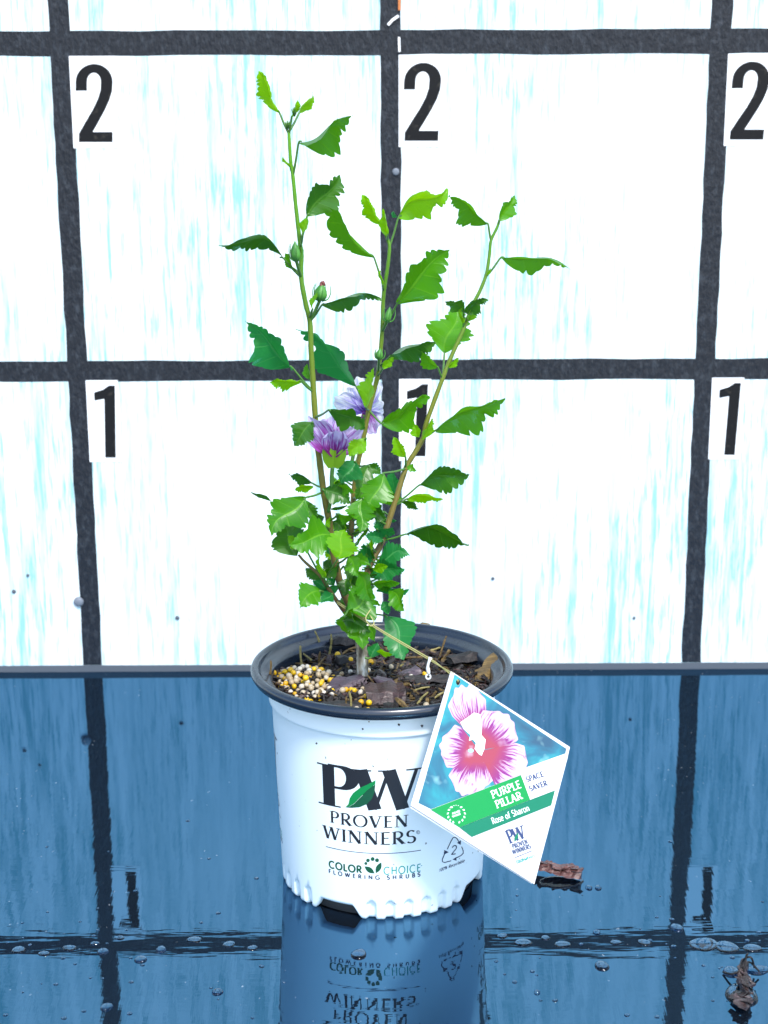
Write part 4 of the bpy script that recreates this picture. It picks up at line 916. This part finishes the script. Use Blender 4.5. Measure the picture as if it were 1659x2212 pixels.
card('back_sheet', [(497, 102), (1528, 765), (1505, 868), (1208, 1952), (146, 1285), (158, 1250)], HOLE, -.0016, .0004, M_card, tg)
ph = card('flower_photo', [(530, 122), (1505, 770), (1496, 812), (1175, 925), (1070, 962), (1105, 998), (325, 1297), (215, 1243)], HOLE, .00005, 0, M_photo, tg)
def printed_petal(cx, cy, tx, ty, wd, lift, ruff=.025, k=16):
    nu, nv = 24, 16; V, UV, F = [], [], []; L = math.hypot(tx-cx, ty-cy); ux, uy = (tx-cx)/L, (ty-cy)/L; vx, vy = -uy, ux; ph_ = random.uniform(0, 6)
    for i in range(nu+1):
        u = i/nu
        for j in range(nv+1):
            v = j/nv*2-1; wu = np.interp(u, [0, .12, .35, .6, .85, 1], [.08, .26, .62, .95, 1.0, .62])
            ll = L*u*(1-.16*v*v*u)*(1+ruff*math.sin(9*v+ph_)*u*u); x = cx+ux*ll+vx*wd/2*wu*v; y = cy+uy*ll+vy*wd/2*wu*v
            V.append(tp(x, y, lift)); UV.append((u, j/nv))
        if i: F += [((i-1)*(nv+1)+j, (i-1)*(nv+1)+j+1, i*(nv+1)+j+1, i*(nv+1)+j) for j in range(nv)]
    mesh('printed_petal', V, F, M_petalprint, tg, False, UV)
for i, a in enumerate(((735, 700, 570, 225, 300), (725, 720, 660, 215, 250), (760, 770, 1000, 480, 400), (735, 790, 405, 730, 380), (735, 800, 590, 1170, 330), (755, 800, 760, 1120, 240), (765, 800, 1150, 990, 430))):
    printed_petal(*a, .0001+i*3e-5)
wm = lambda x, y, l: tp(x, y, l+.0003)
ink('printed_stamen', [poly_piece([(640, 500), (700, 455), (752, 470), (768, 560), (764, 650), (800, 690), (790, 770), (765, 830), (740, 815), (705, 770), (716, 720), (690, 690), (655, 700), (668, 650), (610, 600), (580, 540)], 0)], wm, M_white, tg)
ink('printed_stigma', [poly_piece([(672+26*math.cos(R(a)), 786+18*math.sin(R(a))) for a in range(0, 360, 30)], 0)], wm, mat('print_pale_teal', (.3, .55, .52), .4), tg, lift=8e-5)
band = lambda P: [poly_piece(P)]
bmp = lambda x, y, l: tp(x, y, l+.0004)
ink('white_panel', band([(1108, 998), (1080, 955), (1175, 925), (1505, 808), (1512, 860), (1403, 1131), (1188, 1214)]), bmp, M_card, tg)
ink('green_band', band([(322, 1300), (1106, 999), (1187, 1214), (572, 1454)]), bmp, M_cardgreen, tg)
ink('green_band', band([(573, 1456), (1188, 1216), (1404, 1133), (1372, 1262), (680, 1538)]), bmp, M_cardgreen2, tg)
def tag_word(text, a, b, cap, tv, th, m, serif=0, sth=.1, track=.06):
    p, wd = word(text, tv, th, serif, sth, track); ux, uy = b[0]-a[0], b[1]-a[1]; L = math.hypot(ux, uy); nx, ny = uy/L, -ux/L
    ink('printed_lettering', [([(a[0]+ux*q[0]/wd+nx*cap*q[1], a[1]+uy*q[0]/wd+ny*cap*q[1]) for q in v], f) for v, f in p], lambda x, y, l: tp(x, y, l+.0005), m, tg)
tag_word('PURPLE', (862, 1204), (1114, 1106), 66, .15, .12, M_white, .07, .10, .02); tag_word('PILLAR', (898, 1290), (1124, 1203), 66, .15, .12, M_white, .07, .10, .02)
tag_word('SPACE', (1160, 1062), (1308, 1010), 46, .21, .18, M_cardink, .06, .09, .05); tag_word('SAVER', (1188, 1142), (1342, 1088), 46, .21, .18, M_cardink, .06, .09, .05)
tag_word('Rose of Sharon', (862, 1427), (1186, 1306), 54, .13, .11, M_white, .05, .09, .04)
tag_word('P', (1012, 1597), (1062, 1577), 118, .2, .09, M_cardink, .08, .06); tag_word('W', (1052, 1578), (1158, 1541), 112, .17, .09, M_cardink, .07, .06)
ink('printed_leaf', [poly_piece(leafpoly(1052, 1580, 1082, 1500, 13))], lambda x, y, l: tp(x, y, l+.00055), M_cardgreen2, tg)
tag_word('PROVEN', (1040, 1640), (1170, 1592), 38, .19, .15, M_cardink, .05, .1, .08); tag_word('WINNERS', (1040, 1690), (1198, 1632), 38, .19, .15, M_cardink, .05, .1, .06)
lm = lambda x, y, l: tp(x, y, l+.0005)
ink('printed_rule', [ribbon([(1058, 1717), (1210, 1655)], lambda a, b: 5)], lm, M_cardink, tg)
tag_word('COLOR', (1074, 1768), (1136, 1745), 24, .24, .24, M_teal, 0, 0, .1)
tag_word('CHOICE', (1168, 1732), (1232, 1708), 18, .18, .18, M_teal, 0, 0, .12)
ink('printed_leaf', [poly_piece(leafpoly(1134, 1722, 1152, 1742, 6)), poly_piece(leafpoly(1154, 1740, 1166, 1706, 7))], lm, M_teal, tg)
# laurel wreath: leaves round a circle, two lines of words
wr_ = []
for i in range(6):
    for sgn in (-1, 1):
        a = -100+sgn*(0)+(-150+i*44 if False else 0); q = R(100+sgn*(28+i*25)-10); cx, cy = 545+66*math.cos(q), 1340+66*math.sin(q)
        wr_.append(poly_piece(leafpoly(cx, cy, cx+24*math.cos(q-sgn*.9+(.0)), cy+24*math.sin(q-sgn*.9), 7)))
for i in range(5): a = R(-124+i*14-10); wr_.append(poly_piece([(545+78*math.cos(a)+4*math.cos(R(b_)), 1340+78*math.sin(a)+4*math.sin(R(b_))) for b_ in range(0, 360, 60)]))
ink('printed_laurel', wr_, lm, M_white, tg)
tag_word('AWARD', (510, 1344), (580, 1318), 17, .2, .18, M_white, 0, 0, .06); tag_word('WINNER', (512, 1370), (584, 1343), 17, .2, .18, M_white, 0, 0, .06)
# string: two strands from the shoot to the tag's hole, with a clear crimp
SA = at(728, 1301, YP-.018); SC = at(928, 1424, YP-.055); SH = tp(562, 178, .0008); SH2 = tp(510, 110, .0008)
for k_, end in ((0, SH2), (1, SH)):
    off = Vector((0, 0, .0006*(k_*2-1)))
    P = catmull([SA+off, SA.lerp(SC, .5)+off+Vector((0, 0, -.001)), SC+off, SC.lerp(end, .5)+off, end], 6)
    if k_: P += [tp(562, 190, -.0006), tp(540, 160, -.003)]
    v, f, uv = tube(P, .00042, 6); mesh('string', v, f, M_string, tg, True)
P = catmull([at(801, 1316, YP-.04), at(790, 1335, YP-.045), at(800, 1352, YP-.046), at(808, 1345, YP-.043), at(800, 1330, YP-.04)], 5); v, f, uv = tube(P, .0004, 6); mesh('string', v, f, M_string, tg, True)
v, f, uv = tube(catmull([at(930, 1420, YP-.056), at(924, 1440, YP-.057), at(927, 1458, YP-.057)], 4), [.0014, .0012, .0010, .0009, .0010, .0013, .0015, .0012, .0008], 8); cr = mesh('crimp', v, f, M_crimp, tg, True)
ring = [at(925+5*math.cos(R(a)), 1462+5*math.sin(R(a)), YP-.057) for a in range(0, 361, 30)]; v, f, uv = tube(ring, .0007, 6, False); mesh('crimp_ring', v, f, M_crimp, cr, True)

# ================================================================== wet debris and drops on the table
def dome(c, rx, ry, h, name, label, group=None, k=18):
    V, F = [], []; ph_ = random.uniform(0, 6)
    for i in range(6):
        q = i/5*math.pi/2
        for j in range(k):
            a = 2*math.pi*j/k; wob = 1+.07*math.sin(2*a+ph_)+.04*math.sin(3*a+ph_*2)
            V.append((c.x+rx*math.cos(q)**.7*math.cos(a)*wob if i < 5 else c.x, c.y+ry*math.cos(q)**.7*math.sin(a)*wob if i < 5 else c.y, .00005+h*math.sin(q)))
        if i: F += [((i-1)*k+j, (i-1)*k+(j+1) % k, i*k+(j+1) % k, i*k+j) for j in range(k)]
    o = mesh(name, V, F, M_water, smooth=True, origin=(c.x, c.y, 0)); tag(o, label, 'water drop', group); return o
big = [(304, 2073, 10, 'large flat rain drop on the dark tape reflection at lower left'), (222, 2056, 9, 'rain drop left of the large flat drop at lower left'), (348, 2052, 9, 'rain drop right of the large flat drop at lower left'),
       (470, 2143, 9, 'single round rain drop in the open floor left of the pot reflection'), (230, 2176, 10, 'rain drop on the vertical tape reflection at the bottom left'), (1289, 2014, 6, 'lone rain drop on the table below and right of the bark chip'),
       (1300, 2087, 13, 'oblong rain drop left of the dark streak at lower right'), (1272, 1918, 6, 'left one of the two drops beside the bark chip'), (1292, 1918, 6, 'right one of the two drops beside the bark chip'),
       (1160, 2144, 5, 'small rain drop below the tag between the pot and the tape reflection'), (775, 2062, 14, 'wide shallow drop over the reflected logo below the pot'), (1462, 2005, 11, 'rain drop on the right vertical tape reflection')]
for px, py, r, lab in big:
    c = at_z(px, py, 0); s = mm(c); dome(c, r*s*1.3, r*s*1.5, .0016, 'water_drop', lab)
for k_, (px, py, r) in enumerate(((40, 2052, 13), (95, 2060, 10), (150, 2048, 12), (205, 2038, 8), (258, 2026, 9), (420, 2030, 13), (495, 2040, 12), (545, 2048, 10), (1085, 2022, 10), (1130, 2036, 15), (1178, 2026, 9), (1215, 2040, 14), (1330, 2036, 10), (1392, 2036, 12), (1520, 2040, 26), (1570, 2046, 22), (1625, 2048, 16))):
    c = at_z(px, py, 0); s_ = mm(c); dome(c, r*s_*1.2, r*s_*1.1, .0007, 'water_drop', 'flat added water blot making a pale patch in the reflected dark tape band', 'added flat water blots in the reflected dark band', 20)  # flat water domes added so pale patches break up the reflected tape band
cnt = 0
while cnt < 80:
    side_ = random.random() < .5
    px = random.uniform(10, 580) if side_ else random.uniform(1070, 1650); py = 1740+460*random.random()**.55
    if random.random() < .45: py = 2030+random.gauss(0, 45); px = px if random.random() < .5 else random.gauss(215 if side_ else 1465, 70)
    if py > 2205 or py < 1700 or px < 5 or px > 1655: continue
    c = at_z(px, py, 0); r = random.uniform(.0005, .0015)
    dome(c, r*1.3, r*1.2, r*.4, 'water_drop', 'tiny bead of rain water on the wet table around the pot', 'tiny rain beads on the table', 10); cnt += 1
# bark chip right of the tag, in a little puddle
c = at_z(1205, 1893, 0); fl_ = []
v, f = chip_vf(.036, .014, .005, .15, 12); fl_.append((place(v, (c.x, c.y, .0040), R(-24), .05, .1), f))
for i in range(16):                                 # flaking layers on its back
    t_ = i/15-.5; v, f = chip_vf(random.uniform(.006, .012), random.uniform(.004, .009), .0014, .35, 4)
    fl_.append((place(v, (c.x+.030*t_*math.cos(R(-24)), c.y+.030*t_*math.sin(R(-24))+random.uniform(-.003, .003), .0068+random.uniform(-.001, .0012)), random.uniform(-1, 1), random.uniform(-.3, .3), random.uniform(-.4, .4)), f))
o = mesh('bark_chip', *merge(fl_), bark_mat('wet_red_bark', (.03, .012, .010), (.10, .04, .035), (.26, .14, .12), .22), origin=(c.x, c.y, 0)); tag(o, 'wet red brown bark chip lying on the table beside the tag', 'bark')
c2_ = at_z(1212, 1905, 0); dome(c2_, .016, .010, .0012, 'puddle', 'thin puddle around the bark chip beside the tag', None, 26)
# wet shrivelled debris at the lower right: a withered bud with stalks
c = at_z(1608, 2140, 0); deb = empty('withered_bud', (c.x, c.y, 0)); tag(deb, 'wet shrivelled brown bud with stalks lying at the lower right of the table', 'plant debris')
M_deb = bark_mat('wet_brown_debris', (.03, .02, .02), (.11, .075, .07), (.3, .24, .24), .15)
M_deb = bark_mat('wet_brown_debris', (.008, .005, .005), (.045, .028, .026), (.20, .15, .15), .12)
fl_ = []
for k_ in range(15):
    t_ = k_/14; p = at_z(1602+8*math.sin(t_*3)+random.uniform(-4, 4), 2166-72*t_, .0035+.003*random.random()); v, f = chip_vf(random.uniform(.010, .018), random.uniform(.004, .009), random.uniform(.0015, .003), .4, 6)
    fl_.append((place(v, p, R(90+random.uniform(-40, 40)), random.uniform(-.5, .5), random.uniform(-1.2, 1.2)), f))
mesh('shell', *merge(fl_), M_deb, deb)
for pts in ([(1600, 2096, .006), (1606, 2074, .012), (1622, 2068, .016), (1630, 2090, .004)], [(1604, 2098, .006), (1618, 2078, .010), (1640, 2098, .003)], [(1598, 2098, .006), (1580, 2104, .004), (1562, 2100, .001)], [(1606, 2100, .006), (1612, 2066, .016), (1616, 2060, .018)]):
    v, f, uv = tube(catmull([at_z(*p) for p in pts], 4), [.0007]*(4*(len(pts)-1)+1), 6); mesh('stalk', v, f, M_bark, deb, True)
for px, py, rx, ry, lab in ((1602, 2150, .011, .013, 'puddle around the shrivelled bud at lower right'), (1580, 2100, .006, .006, 'water bead left of the shrivelled bud stalks'), (1636, 2096, .008, .005, 'water bead right of the shrivelled bud stalks')):
    c = at_z(px, py, 0); dome(c, rx, ry, .0022, 'puddle', lab, None, 24)
